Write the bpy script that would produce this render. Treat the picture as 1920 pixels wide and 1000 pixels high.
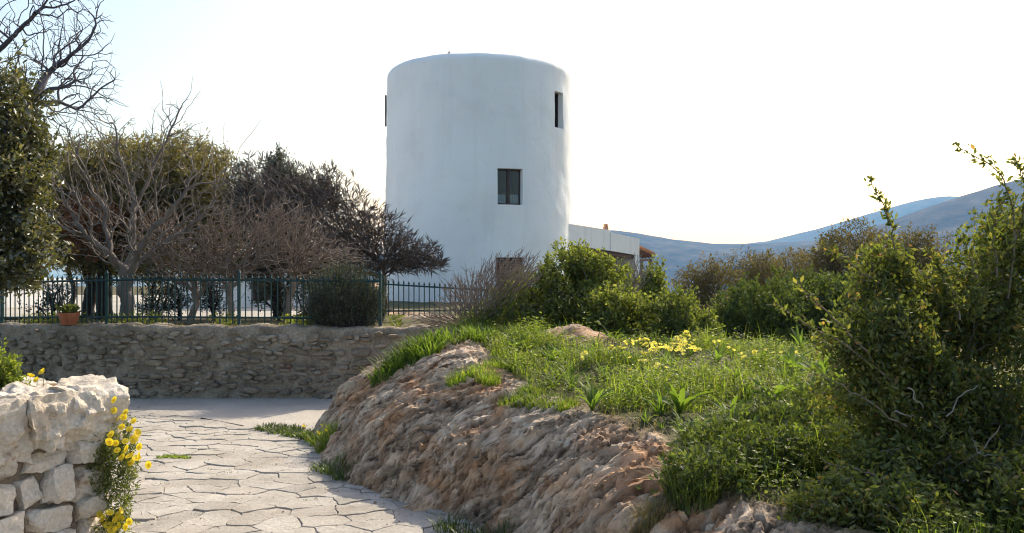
import bpy, math, random
import numpy as np
from mathutils import Vector, Matrix

for o in list(bpy.data.objects):
    bpy.data.objects.remove(o)
SC = bpy.context.scene
COL = SC.collection
R = math.radians

# ------------------------------------------------------------------ camera
CAM_H = 1.6
FPX = 1600.0                      # focal length in pixels of the 1920 wide photograph
cam = bpy.data.cameras.new('camera')
cam.sensor_width = 36.0
cam.lens = 36.0 * FPX / 1920.0
cam.clip_start = 0.05
cam.clip_end = 20000
camo = bpy.data.objects.new('camera', cam)
COL.objects.link(camo)
camo.location = (0, 0, CAM_H)
camo.rotation_euler = (R(90), 0, 0)
SC.camera = camo

# ------------------------------------------------------------------ sky, sun, exposure
SUN_AZ, SUN_EL = 33.0, 39.0       # degrees right of +Y, above the horizon
world = bpy.data.worlds.new('World')
SC.world = world
world.use_nodes = True
wn, wl = world.node_tree.nodes, world.node_tree.links
for n in list(wn):
    wn.remove(n)
sky = wn.new('ShaderNodeTexSky')
sky.sky_type = 'NISHITA'
sky.sun_disc = False
sky.sun_elevation = R(SUN_EL)
sky.sun_rotation = R(SUN_AZ)
sky.air_density = 0.9
sky.dust_density = 2.8
sky.ozone_density = 0.7
bg = wn.new('ShaderNodeBackground')
bg.inputs['Strength'].default_value = 0.120
wo = wn.new('ShaderNodeOutputWorld')
wl.new(sky.outputs[0], bg.inputs[0])
wl.new(bg.outputs[0], wo.inputs[0])

sun = bpy.data.lights.new('sun', 'SUN')
sun.energy = 3.0
sun.angle = R(0.53)
sun.color = (1.0, 0.93, 0.82)
suno = bpy.data.objects.new('sun', sun)
COL.objects.link(suno)
sdir = Vector((math.sin(R(SUN_AZ)) * math.cos(R(SUN_EL)), math.cos(R(SUN_AZ)) * math.cos(R(SUN_EL)), math.sin(R(SUN_EL))))
suno.rotation_euler = (-sdir).to_track_quat('-Z', 'Y').to_euler()
suno.location = sdir * 50

SC.view_settings.view_transform = 'Standard'
SC.view_settings.look = 'None'
SC.view_settings.gamma = 1.0
SC.view_settings.use_curve_mapping = False
SC.view_settings.exposure = 1.16
SC.cycles.filter_width = 1.1
SC.cycles.max_bounces = 6
SC.cycles.diffuse_bounces = 3
SC.cycles.glossy_bounces = 2
SC.cycles.transmission_bounces = 4

# ------------------------------------------------------------------ helpers
rng = np.random.default_rng(7)


def at(px, py, Y):
    """a point of the photograph (1920 px wide) at depth Y -> world"""
    return np.array([(px - 960) / FPX * Y, Y, CAM_H - (py - 500) / FPX * Y])


def norm(v):
    v = np.asarray(v, float)
    return v / np.maximum(np.linalg.norm(v, axis=-1, keepdims=True), 1e-9)


_perm = np.random.default_rng(3).permutation(256)
_perm = np.concatenate([_perm, _perm, _perm])
_grad = norm(np.random.default_rng(4).normal(size=(256, 3)))


def pnoise(p):
    p = np.asarray(p, float)
    i = np.floor(p).astype(int)
    f = p - i
    u = f * f * f * (f * (f * 6 - 15) + 10)
    i &= 255
    out = 0
    for dx in (0, 1):
        for dy in (0, 1):
            for dz in (0, 1):
                h = _perm[_perm[_perm[(i[..., 0] + dx) & 255] + ((i[..., 1] + dy) & 255)] + ((i[..., 2] + dz) & 255)]
                g = _grad[h]
                d = (g * (f - np.array([dx, dy, dz]))).sum(-1)
                w = (u[..., 0] if dx else 1 - u[..., 0]) * (u[..., 1] if dy else 1 - u[..., 1]) * (u[..., 2] if dz else 1 - u[..., 2])
                out = out + d * w
    return out * 1.6


def fbm(p, octv=4, lac=2.03, gain=0.5):
    a, s, out = 1.0, 1.0, 0
    for k in range(octv):
        out = out + a * pnoise(np.asarray(p) * s + 17.3 * k)
        a *= gain
        s *= lac
    return out


def mesh(name, V, F, mats=None, smooth=False, midx=None):
    """V (n,3); F = array (m,k) or list of such arrays / of tuples"""
    me = bpy.data.meshes.new(name)
    V = np.asarray(V, np.float32)
    if isinstance(F, np.ndarray):
        F = [F]
    if len(F) and not isinstance(F[0], np.ndarray):
        by = {}
        for f in F:
            by.setdefault(len(f), []).append(f)
        F = [np.array(v, int) for v in by.values()]
    me.vertices.add(len(V))
    me.vertices.foreach_set('co', V.ravel())
    loops = np.concatenate([f.ravel() for f in F]).astype(np.int32)
    tot = np.concatenate([np.full(len(f), f.shape[1]) for f in F]).astype(np.int32)
    start = np.concatenate([[0], np.cumsum(tot)[:-1]]).astype(np.int32)
    me.loops.add(len(loops))
    me.loops.foreach_set('vertex_index', loops)
    me.polygons.add(len(tot))
    me.polygons.foreach_set('loop_start', start)
    me.polygons.foreach_set('loop_total', tot)
    if midx is not None:
        me.polygons.foreach_set('material_index', np.asarray(midx, np.int32))
    me.update(calc_edges=True)
    me.validate()
    me.polygons.foreach_set('use_smooth', np.full(len(me.polygons), bool(smooth)))
    for m in (mats if isinstance(mats, (list, tuple)) else [mats]):
        if m is not None:
            me.materials.append(m)
    return me


def obj(name, V, F, mat, parent=None, smooth=False, loc=None, midx=None):
    me = V if isinstance(V, bpy.types.Mesh) else mesh(name, V, F, mat, smooth, midx)
    o = bpy.data.objects.new(name, me)
    COL.objects.link(o)
    if parent is not None:
        o.parent = parent
    if loc is not None:
        o.location = loc
    return o


def tag(o, label=None, cat=None, group=None, kind=None):
    if label:
        o['label'] = label
    if cat:
        o['category'] = cat
    if group:
        o['group'] = group
    if kind:
        o['kind'] = kind
    return o


def thing(name, loc, label, cat, group=None):
    o = bpy.data.objects.new(name, None)
    COL.objects.link(o)
    o.location = [float(c) for c in loc]
    o.empty_display_size = 0.2
    return tag(o, label, cat, group)


class MB:
    """collects simple shapes into one mesh"""
    def __init__(s):
        s.V, s.F = [], []

    def add(s, V, F):
        n = len(s.V)
        s.V += [tuple(v) for v in V]
        s.F += [tuple(i + n for i in f) for f in F]
        return s

    def box(s, c, size, rz=0.0, bev=0.0):
        x, y, z = [d / 2 for d in size]
        ca, sa = math.cos(rz), math.sin(rz)
        vs = []
        for (a, b, d) in [(-x, -y, -z), (x, -y, -z), (x, y, -z), (-x, y, -z), (-x, -y, z), (x, -y, z), (x, y, z), (-x, y, z)]:
            vs.append((c[0] + a * ca - b * sa, c[1] + a * sa + b * ca, c[2] + d))
        return s.add(vs, [(0, 3, 2, 1), (4, 5, 6, 7), (0, 1, 5, 4), (1, 2, 6, 5), (2, 3, 7, 6), (3, 0, 4, 7)])

    def hexa(s, v8):
        return s.add(v8, [(0, 3, 2, 1), (4, 5, 6, 7), (0, 1, 5, 4), (1, 2, 6, 5), (2, 3, 7, 6), (3, 0, 4, 7)])

    def lathe(s, prof, c, n=20):
        vs, fs = [], []
        for (r, z) in prof:
            for k in range(n):
                a = 2 * math.pi * k / n
                vs.append((c[0] + r * math.cos(a), c[1] + r * math.sin(a), c[2] + z))
        for j in range(len(prof) - 1):
            for k in range(n):
                fs.append((j * n + k, j * n + (k + 1) % n, (j + 1) * n + (k + 1) % n, (j + 1) * n + k))
        return s.add(vs, fs)

    def build(s, name, mat, parent=None, smooth=False, origin=None):
        V = np.array(s.V, float)
        if origin is not None:
            V = V - np.asarray(origin)
        return obj(name, V, s.F, mat, parent, smooth)


def tubes(polys, sides=5):
    """polys: list of (pts (k,3), rad (k,)) -> V, F"""
    VV, FF, n = [], [], 0
    ang = np.arange(sides) * 2 * math.pi / sides
    ca, sa = np.cos(ang), np.sin(ang)
    for P, r in polys:
        P = np.asarray(P, float)
        k = len(P)
        if k < 2:
            continue
        t = np.empty_like(P)
        t[1:-1] = P[2:] - P[:-2]
        t[0] = P[1] - P[0]
        t[-1] = P[-1] - P[-2]
        t = norm(t)
        ref = np.array([0.31, 0.93, 0.19]) if abs(t[0][1]) < 0.8 else np.array([0.9, 0.2, 0.3])
        a = norm(np.cross(t, ref))
        b = np.cross(t, a)
        ring = P[:, None, :] + np.asarray(r)[:, None, None] * (a[:, None, :] * ca[None, :, None] + b[:, None, :] * sa[None, :, None])
        VV.append(ring.reshape(-1, 3))
        idx = np.arange(k * sides).reshape(k, sides) + n
        q = np.stack([idx[:-1], np.roll(idx[:-1], -1, 1), np.roll(idx[1:], -1, 1), idx[1:]], -1).reshape(-1, 4)
        FF.append(q)
        n += k * sides
    return np.concatenate(VV), np.concatenate(FF)


def grow(init, parents, pts, bf=0.35):
    """greedy spanning tree from the given skeleton through the points"""
    init = np.asarray(init, float)
    n0 = len(init)
    N = n0 + len(pts)
    X = np.zeros((N, 3))
    X[:n0] = init
    par = np.full(N, -1)
    par[:n0] = parents
    pl = np.zeros(N)
    for i in range(n0):
        if par[i] >= 0:
            pl[i] = pl[par[i]] + np.linalg.norm(X[i] - X[par[i]])
    root = init[0]
    pts = np.asarray(pts)
    dmin = np.min(np.linalg.norm(pts[:, None, :] - init[None], axis=-1), axis=1)
    order = np.argsort(dmin)
    m = n0
    for i in order:
        d = np.linalg.norm(X[:m] - pts[i], axis=1)
        c = d + bf * pl[:m]
        j = int(np.argmin(c))
        X[m] = pts[i]
        par[m] = j
        pl[m] = pl[j] + d[j]
        m += 1
    return X, par


def radii(par, r0=0.004, e=2.3, rmax=1.0):
    N = len(par)
    acc = np.zeros(N)
    r = np.zeros(N)
    for i in range(N - 1, -1, -1):
        r[i] = max(r0, acc[i] ** (1 / e)) if acc[i] > 0 else r0
        if par[i] >= 0:
            acc[par[i]] += r[i] ** e
    return np.minimum(r, rmax)


def chains(X, par, r, jit=0.0, sub=2, taper=0.5):
    N = len(par)
    kids = [[] for _ in range(N)]
    for i in range(N):
        if par[i] >= 0:
            kids[par[i]].append(i)
    starts = [(-1, i) for i in range(N) if par[i] < 0]
    out = []
    while starts:
        p, i = starts.pop()
        path = ([p] if p >= 0 else []) + [i]
        while kids[i]:
            ks = sorted(kids[i], key=lambda k: -r[k])
            for k in ks[1:]:
                starts.append((i, k))
            i = ks[0]
            path.append(i)
        P = X[path].copy()
        rr = r[path].copy()
        if p >= 0:
            rr[0] = min(rr[0], rr[1] * 1.25)
        rr[-1] *= taper
        if len(P) < 2:
            continue
        if jit and len(P) > 2:
            pass
        for _ in range(sub):     # corner-cut smoothing, ends kept
            Q = [P[0]]
            q = [rr[0]]
            for a in range(len(P) - 1):
                if len(P) == 2:
                    mid = (P[0] + P[1]) / 2 + rng.normal(size=3) * jit * np.linalg.norm(P[1] - P[0])
                    Q.append(mid)
                    q.append((rr[0] + rr[1]) / 2)
                else:
                    if a > 0:
                        Q.append(P[a] * .75 + P[a + 1] * .25)
                        q.append(rr[a] * .75 + rr[a + 1] * .25)
                    if a < len(P) - 2:
                        Q.append(P[a] * .25 + P[a + 1] * .75)
                        q.append(rr[a] * .25 + rr[a + 1] * .75)
            Q.append(P[-1])
            q.append(rr[-1])
            P, rr = np.array(Q), np.array(q)
            if jit and len(P) > 2:
                seg = np.linalg.norm(P[1:-1] - P[:-2], axis=1)[:, None]
                P[1:-1] += rng.normal(size=(len(P) - 2, 3)) * jit * seg
        out.append((P, rr))
    return out


def blobs(specs, shell=2.2, gap=None, gs=2.0):
    """points in ellipsoids: (centre, radii, n)"""
    out = []
    for c, rad, n in specs:
        c, rad = np.asarray(c, float), np.asarray(rad, float)
        d = norm(rng.normal(size=(n * 2, 3)))
        lump = 1 + 0.28 * pnoise(d * 2.1 + c * 3.1)[:, None] + 0.18 * pnoise(d * 5.3 + c)[:, None]
        p = c + d * lump * rad * rng.random((n * 2, 1)) ** (1 / shell)
        if gap is not None:
            keep = pnoise(p * gs + 5.5) > gap
            p = p[keep]
        out.append(p[:n])
    return np.concatenate(out)


def leaves(P, D, L, W, fold=0.25, curl=0.15, up=0.0):
    """one folded four-cornered blade per point: base, side, tip, side"""
    n = len(P)
    D = norm(D)
    Nn = rng.normal(size=(n, 3))
    Nn[:, 2] += up
    S = norm(np.cross(D, Nn))
    Nn = np.cross(S, D)
    L = (np.asarray(L) * rng.uniform(0.65, 1.3, n))[:, None]
    W = (np.asarray(W) * rng.uniform(0.75, 1.25, n))[:, None]
    mid = P + D * L * 0.5
    V = np.stack([P, mid + S * W * 0.5 + Nn * W * fold, P + D * L + Nn * L * curl, mid - S * W * 0.5 + Nn * W * fold], 1).reshape(-1, 3)
    b = np.arange(n)[:, None] * 4
    F = np.concatenate([b + [0, 1, 2], b + [0, 2, 3]], 1).reshape(-1, 3)
    return V, F


def shoots(T, D, k, ln, L, W, spread=0.8, **kw):
    """k leaves along a short shoot ending at each tip T with direction D"""
    n = len(T)
    D = norm(D)
    t = rng.random((n, k))
    P = T[:, None, :] - D[:, None, :] * (t * ln)[..., None] + rng.normal(size=(n, k, 3)) * ln * 0.10
    LD = D[:, None, :] * 0.6 + norm(rng.normal(size=(n, k, 3))) * spread
    return leaves(P.reshape(-1, 3), LD.reshape(-1, 3), L, W, **kw)


def join(parts):
    VV, FF, n = [], [], 0
    for V, F in parts:
        VV.append(V)
        FF.append(np.asarray(F) + n)
        n += len(V)
    return np.concatenate(VV), FF


def strips(P0, D, H, W, bend, seg=3):
    """grass blades: base points, side lean direction, height, width, bend"""
    n = len(P0)
    side = norm(np.cross(D, [0, 0, 1.0]))
    V = []
    for j in range(seg + 1):
        t = j / seg
        c = P0 + np.array([0, 0, 1.0]) * (H * (t - 0.35 * bend * t * t))[:, None] + D * (H * bend * t * t)[:, None]
        w = (W * (1 - t) ** 0.7 * 0.5)[:, None] if j < seg else 0
        if j < seg:
            V += [c - side * w, c + side * w]
        else:
            V += [c]
    V = np.stack(V, 1)
    k = V.shape[1]
    b = np.arange(n)[:, None] * k
    q = np.concatenate([b + [2 * j, 2 * j + 1, 2 * j + 3, 2 * j + 2] for j in range(seg - 1)], 0) if seg > 1 else np.zeros((0, 4), int)
    tri = b + [2 * (seg - 1), 2 * (seg - 1) + 1, 2 * seg]
    return V.reshape(-1, 3), [q, tri]


# ------------------------------------------------------------------ materials
def new_mat(name):
    m = bpy.data.materials.new(name)
    m.use_nodes = True
    nt = m.node_tree
    for n in list(nt.nodes):
        nt.nodes.remove(n)
    out = nt.nodes.new('ShaderNodeOutputMaterial')
    return m, nt, out


def ramp(nt, cols):
    r = nt.nodes.new('ShaderNodeValToRGB')
    el = r.color_ramp.elements
    while len(el) < len(cols):
        el.new(0.5)
    for e, (p, c) in zip(el, cols):
        e.position = p
        e.color = (c[0], c[1], c[2], 1)
    return r


def nz(nt, vec, scale, detail=6, rough=0.55, dist=0.0):
    n = nt.nodes.new('ShaderNodeTexNoise')
    n.inputs['Scale'].default_value = scale
    n.inputs['Detail'].default_value = detail
    n.inputs['Roughness'].default_value = rough
    n.inputs['Distortion'].default_value = dist
    if vec is not None:
        nt.links.new(vec, n.inputs['Vector'])
    return n


def mixc(nt, fac, a, b, mode='MIX'):
    m = nt.nodes.new('ShaderNodeMix')
    m.data_type = 'RGBA'
    m.blend_type = mode
    for s, v in ((m.inputs[0], fac), (m.inputs[6], a), (m.inputs[7], b)):
        if isinstance(v, (int, float)):
            s.default_value = v
        elif isinstance(v, tuple):
            s.default_value = (*v, 1)
        else:
            nt.links.new(v, s)
    return m.outputs[2]


def surf(name, cols, scale=3.0, detail=8, rough=0.8, bump=0.3, bscale=None, bdist=0.02, fine=None, vary=0.0, spec=0.3, stretch=None, speck=None):
    """noise coloured surface: ramp of colours, optional stains, fine grain and relief"""
    m, nt, out = new_mat(name)
    bs = nt.nodes.new('ShaderNodeBsdfPrincipled')
    bs.inputs['Roughness'].default_value = rough
    bs.inputs['Specular IOR Level'].default_value = spec
    geo = nt.nodes.new('ShaderNodeNewGeometry')
    vec = geo.outputs['Position']
    if stretch:
        mp = nt.nodes.new('ShaderNodeMapping')
        mp.inputs['Scale'].default_value = stretch
        nt.links.new(vec, mp.inputs['Vector'])
        vec = mp.outputs[0]
    n = nz(nt, vec, scale, detail, 0.6)
    r = ramp(nt, cols)
    nt.links.new(n.outputs[0], r.inputs[0])
    c = r.outputs[0]
    if fine:
        n2 = nz(nt, vec, fine[0], 6, 0.65)
        r2 = ramp(nt, [(0.3, (fine[1],) * 3), (0.7, (fine[2],) * 3)])
        nt.links.new(n2.outputs[0], r2.inputs[0])
        c = mixc(nt, 1.0, c, r2.outputs[0], 'MULTIPLY')
    if speck:
        n3 = nz(nt, vec, speck[0], 5, 0.6)
        r3 = ramp(nt, [(speck[1], (0, 0, 0)), (speck[1] + 0.08, (1, 1, 1))])
        nt.links.new(n3.outputs[0], r3.inputs[0])
        c = mixc(nt, r3.outputs[0], c, speck[2])
    if vary:
        oi = nt.nodes.new('ShaderNodeObjectInfo')
        r4 = ramp(nt, [(0, (1 - vary,) * 3), (0.5, (1, 1 - vary * 0.15, 1 - vary * 0.3)), (1, (1 + vary * 0.5,) * 3)])
        nt.links.new(oi.outputs['Random'], r4.inputs[0])
        c = mixc(nt, 1.0, c, r4.outputs[0], 'MULTIPLY')
    nt.links.new(c, bs.inputs['Base Color'])
    if bump:
        n4 = nz(nt, vec, bscale or scale * 5, 8, 0.65)
        b = nt.nodes.new('ShaderNodeBump')
        b.inputs['Strength'].default_value = bump
        b.inputs['Distance'].default_value = bdist
        nt.links.new(n4.outputs[0], b.inputs['Height'])
        nt.links.new(b.outputs[0], bs.inputs['Normal'])
    nt.links.new(bs.outputs[0], out.inputs[0])
    return m


def leafmat(name, cols, trans=0.35, gloss=0.06, grough=0.35, tcol=1.6):
    m, nt, out = new_mat(name)
    geo = nt.nodes.new('ShaderNodeNewGeometry')
    r = ramp(nt, cols)
    nt.links.new(geo.outputs['Random Per Island'], r.inputs[0])
    n = nz(nt, geo.outputs['Position'], 1.7, 3)
    rr = ramp(nt, [(0.3, (0.65, 0.65, 0.6)), (0.7, (1.25, 1.2, 1.1))])
    nt.links.new(n.outputs[0], rr.inputs[0])
    c = mixc(nt, 1.0, r.outputs[0], rr.outputs[0], 'MULTIPLY')
    d = nt.nodes.new('ShaderNodeBsdfDiffuse')
    nt.links.new(c, d.inputs[0])
    t = nt.nodes.new('ShaderNodeBsdfTranslucent')
    tc = mixc(nt, 1.0, c, (tcol, tcol * 1.05, tcol * 0.45), 'MULTIPLY')
    nt.links.new(tc, t.inputs[0])
    mx = nt.nodes.new('ShaderNodeMixShader')
    mx.inputs[0].default_value = trans
    nt.links.new(d.outputs[0], mx.inputs[1])
    nt.links.new(t.outputs[0], mx.inputs[2])
    g = nt.nodes.new('ShaderNodeBsdfGlossy')
    g.inputs['Roughness'].default_value = grough
    g.inputs[0].default_value = (1, 1, 1, 1)
    m2 = nt.nodes.new('ShaderNodeMixShader')
    m2.inputs[0].default_value = gloss
    nt.links.new(mx.outputs[0], m2.inputs[1])
    nt.links.new(g.outputs[0], m2.inputs[2])
    nt.links.new(m2.outputs[0], out.inputs[0])
    return m


def plain(name, col, rough=0.6, metal=0.0, spec=0.4):
    return surf(name, [(0.3, tuple(c * 0.85 for c in col)), (0.7, tuple(min(1, c * 1.12) for c in col))], 9.0, 5, rough, 0.12, 60, 0.004, spec=spec)


MT = {}


def plaster(name, base, streak):
    m, nt, out = new_mat(name)
    bs = nt.nodes.new('ShaderNodeBsdfPrincipled')
    bs.inputs['Roughness'].default_value = 0.92
    bs.inputs['Specular IOR Level'].default_value = 0.12
    geo = nt.nodes.new('ShaderNodeNewGeometry')
    pos = geo.outputs['Position']

    def stretched(sc):
        mp = nt.nodes.new('ShaderNodeMapping')
        mp.inputs['Scale'].default_value = sc
        nt.links.new(pos, mp.inputs['Vector'])
        return mp.outputs[0]
    n1 = nz(nt, pos, 0.8, 8, 0.6)                                   # broad limewash patches
    r1 = ramp(nt, [(0.25, tuple(c * .90 for c in base)), (0.5, base), (0.75, tuple(min(.9, c * 1.03) for c in base))])
    nt.links.new(n1.outputs[0], r1.inputs[0])
    c = r1.outputs[0]
    n2 = nz(nt, stretched((2.4, 2.4, .13)), 1.6, 8, 0.62)           # rain streaks
    r2 = ramp(nt, [(0.52, (1, 1, 1)), (0.72, (1 - streak, 1 - streak * 1.05, 1 - streak * 1.2))])
    nt.links.new(n2.outputs[0], r2.inputs[0])
    c = mixc(nt, 1.0, c, r2.outputs[0], 'MULTIPLY')
    n3 = nz(nt, pos, 3.1, 9, 0.7)                                   # patch repairs and scuffs
    r3 = ramp(nt, [(0.62, (1, 1, 1)), (0.70, (.93, .925, .91))])
    nt.links.new(n3.outputs[0], r3.inputs[0])
    c = mixc(nt, 1.0, c, r3.outputs[0], 'MULTIPLY')
    nt.links.new(c, bs.inputs['Base Color'])
    b1 = nt.nodes.new('ShaderNodeBump')
    b1.inputs['Strength'].default_value = 0.5
    b1.inputs['Distance'].default_value = 0.03
    nb = nz(nt, pos, 4.5, 9, 0.62)
    nt.links.new(nb.outputs[0], b1.inputs['Height'])
    nt.links.new(b1.outputs[0], bs.inputs['Normal'])
    nt.links.new(bs.outputs[0], out.inputs[0])
    return m


MT['plaster'] = plaster('limewashed_plaster', (.84, .84, .83), .05)
MT['plaster_far'] = plaster('house_plaster', (.78, .77, .75), .16)
MT['wood'] = surf('dark_brown_wood', [(0.3, (.045, .020, .014)), (0.7, (.085, .036, .022))], 6, 6, 0.6, 0.4, 30, 0.004, stretch=(1, 1, 0.15))
MT['frame'] = surf('dark_window_frame', [(0.3, (.045, .028, .024)), (0.7, (.075, .05, .042))], 6, 6, 0.5, 0.2, 30, 0.004)
MT['curtain'] = plain('curtain_cloth', (.62, .64, .66), 0.9)
MT['pane_dark'] = plain('pane_dark', (.03, .035, .04), .1)
MT['room'] = plain('dark_room', (.03, .03, .035), 0.9)
MT['tile'] = surf('terracotta_tile', [(0.3, (.32, .15, .08)), (0.7, (.45, .25, .15))], 5, 6, 0.8, 0.3, 40, 0.005)
MT['pot'] = surf('terracotta_pot', [(0.3, (.36, .11, .05)), (0.7, (.48, .19, .10))], 8, 6, 0.8, 0.2, 60, 0.003)
MT['iron'] = surf('green_painted_iron', [(0.3, (.008, .034, .034)), (0.7, (.018, .055, .052))], 10, 5, 0.45, 0.15, 80, 0.002, spec=0.4)
MT['concrete'] = surf('road_concrete', [(0.25, (.31, .275, .235)), (0.5, (.40, .365, .32)), (0.8, (.46, .425, .38))], 1.1, 9, 0.9, 0.25, 40, 0.006, fine=(30, .88, 1.08), spec=0.15)
MT['mortar'] = surf('path_mortar', [(0.25, (.27, .245, .21)), (0.55, (.385, .355, .315)), (0.8, (.47, .44, .395))], 2.2, 9, 0.95, 0.5, 45, 0.008, fine=(50, .8, 1.1), spec=0.1)
MT['flag'] = surf('path_flagstone', [(0.2, (.25, .222, .185)), (0.5, (.375, .345, .305)), (0.8, (.48, .45, .41))], 2.6, 9, 0.9, 0.7, 38, 0.010, fine=(60, .7, 1.12), vary=0.16, spec=0.15)
MT['wallmortar'] = surf('wall_mortar', [(0.2, (.09, .072, .055)), (0.42, (.27, .225, .17)), (0.6, (.39, .335, .26)), (0.8, (.50, .44, .35))], 3.6, 9, 0.95, 1.0, 16, 0.03, fine=(35, .6, 1.15), spec=0.1)
MT['wallstone'] = surf('wall_stone', [(0.2, (.11, .09, .07)), (0.45, (.28, .235, .18)), (0.65, (.39, .335, .265)), (0.85, (.53, .47, .385))], 3.5, 9, 0.92, 0.7, 30, 0.02, fine=(45, .6, 1.15), vary=0.32, spec=0.15, speck=(2.1, 0.60, (.28, .18, .13)))
MT['palestone'] = surf('pale_limestone', [(0.2, (.44, .34, .24)), (0.42, (.62, .54, .44)), (0.75, (.74, .68, .60))], 3.4, 9, 0.92, 0.8, 26, 0.025, fine=(55, .7, 1.1), vary=0.12, spec=0.15, speck=(5.5, 0.62, (.24, .15, .09)))
MT['palemortar'] = surf('pale_wall_mortar', [(0.25, (.16, .11, .075)), (0.6, (.28, .22, .16)), (0.85, (.40, .34, .27))], 5, 9, 0.95, 0.8, 30, 0.02, fine=(55, .6, 1.1), spec=0.1)
MT['bark'] = surf('grey_bark', [(0.25, (.11, .09, .075)), (0.6, (.21, .18, .155)), (0.85, (.30, .265, .23))], 9, 8, 0.9, 0.7, 40, 0.012, spec=0.15, stretch=(1, 1, 0.35))
MT['darkbark'] = surf('dark_bark', [(0.25, (.018, .015, .014)), (0.7, (.05, .042, .038))], 9, 8, 0.9, 0.6, 40, 0.012, spec=0.15, stretch=(1, 1, 0.35))
MT['twig_pink'] = surf('brown_twig', [(0.3, (.17, .125, .095)), (0.7, (.32, .25, .20))], 4, 6, 0.85, 0.0, spec=0.2)
MT['twig_dark'] = surf('dark_twig', [(0.3, (.085, .066, .056)), (0.7, (.165, .135, .115))], 3, 6, 0.85, 0.0, spec=0.25)
MT['twig_blue'] = surf('slate_twig', [(0.3, (.06, .055, .068)), (0.7, (.12, .108, .12))], 3, 6, 0.8, 0.0, spec=0.25)
MT['twig_pale'] = surf('pale_twig', [(0.3, (.20, .17, .14)), (0.7, (.33, .28, .24))], 5, 6, 0.85, 0.0, spec=0.2)
MT['leaf_oak'] = leafmat('evergreen_oak_leaf', [(0, (.045, .046, .020)), (.45, (.085, .090, .034)), (.8, (.13, .13, .05)), (1, (.18, .15, .085))], .32, .07, .35)
MT['leaf_olive'] = leafmat('olive_brown_needle', [(0, (.08, .075, .03)), (.5, (.15, .135, .055)), (.85, (.22, .18, .07)), (1, (.25, .16, .08))], .38, .03, .4)
MT['leaf_rust'] = leafmat('rusty_dead_leaf', [(0, (.13, .05, .022)), (.5, (.23, .085, .035)), (1, (.32, .15, .07))], .35, .03, .5, 1.3)
MT['leaf_dark'] = leafmat('dark_juniper_scale', [(0, (.030, .034, .020)), (.6, (.058, .066, .038)), (1, (.11, .105, .065))], .12, .05, .4)
MT['leaf_rosemary'] = leafmat('rosemary_needle', [(0, (.018, .028, .014)), (.5, (.042, .055, .026)), (.9, (.075, .088, .045)), (1, (.12, .12, .07))], .22, .05, .4)
MT['leaf_bright'] = leafmat('bright_shrub_leaf', [(0, (.085, .105, .026)), (.4, (.15, .18, .044)), (.8, (.22, .25, .07)), (1, (.30, .29, .12))], .45, .02, .5)
MT['leaf_mid'] = leafmat('mid_green_leaf', [(0, (.070, .090, .024)), (.5, (.125, .155, .04)), (1, (.21, .23, .075))], .38, .02, .5)
MT['leaf_hedge'] = leafmat('glossy_hedge_leaf', [(0, (.045, .064, .018)), (.5, (.085, .115, .032)), (1, (.15, .185, .06))], .3, .02, .5)
MT['leaf_brown'] = leafmat('dry_brown_leaf', [(0, (.085, .068, .036)), (.4, (.15, .122, .065)), (.8, (.21, .165, .10)), (1, (.11, .12, .05))], .32, .02, .5, 1.3)
MT['leaf_mastic'] = leafmat('mastic_leaf', [(0, (.055, .070, .022)), (.4, (.105, .130, .038)), (.8, (.175, .195, .058)), (.95, (.24, .215, .075)), (1, (.32, .18, .08))], .45, .02, .45)
MT['grass'] = leafmat('fresh_grass', [(0, (.095, .15, .026)), (.5, (.165, .235, .042)), (.85, (.23, .28, .065)), (1, (.34, .30, .14))], .55, .02, .4)
MT['grass_dark'] = leafmat('shade_painted_dark_grass', [(0, (.04, .062, .016)), (.5, (.07, .105, .026)), (1, (.12, .15, .045))], .3, .03, .4)  # darker grass copy, overhang shade painted into the colour; dark tufts share it
MT['clover'] = leafmat('clover_leaf', [(0, (.09, .125, .022)), (.5, (.155, .20, .036)), (1, (.23, .26, .06))], .55, .02, .4)
MT['drygrass'] = leafmat('dry_grass', [(0, (.16, .12, .06)), (.5, (.26, .21, .11)), (1, (.34, .30, .18))], .4, .03, .5, 1.2)
MT['strap'] = leafmat('strap_leaf', [(0, (.075, .125, .025)), (.5, (.11, .175, .035)), (1, (.17, .22, .055))], .5, .02, .5)
MT['petal'] = leafmat('yellow_petal', [(0, (.70, .50, .02)), (.5, (.80, .63, .04)), (1, (.85, .72, .10))], .40, .02, .5, 1.1)
MT['petal_pale'] = leafmat('pale_yellow_petal', [(0, (.72, .62, .14)), (.5, (.80, .72, .24)), (1, (.85, .80, .40))], .45, .02, .5, 1.1)
MT['stem'] = plain('flower_stem', (.13, .17, .05))
MT['soil'] = surf('garden_soil', [(0.25, (.05, .04, .025)), (0.5, (.10, .085, .05)), (0.8, (.16, .135, .085))], 1.5, 9, 0.95, 0.7, 20, 0.03, fine=(30, .7, 1.15), spec=0.1, speck=(0.9, 0.55, (.055, .075, .025)))
MT['scrub'] = surf('scrub_ground', [(0.25, (.045, .05, .025)), (0.5, (.085, .085, .04)), (0.8, (.15, .13, .08))], 0.6, 10, 0.95, 0.4, 6, 0.1, spec=0.1)
MT['paving'] = surf('pale_terrace_paving', [(0.25, (.27, .25, .21)), (0.6, (.38, .355, .31))], 0.8, 8, 0.9, 0.2, 20, 0.01, spec=0.15)
MT['hill'] = surf('hillside_scrub', [(0.34, (.016, .022, .016)), (0.48, (.036, .040, .028)), (0.60, (.06, .06, .045)), (0.74, (.12, .115, .10))], 0.02, 12, 0.95, 0.5, 0.05, 6.0, spec=0.05, fine=(0.09, .65, 1.25))


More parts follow.
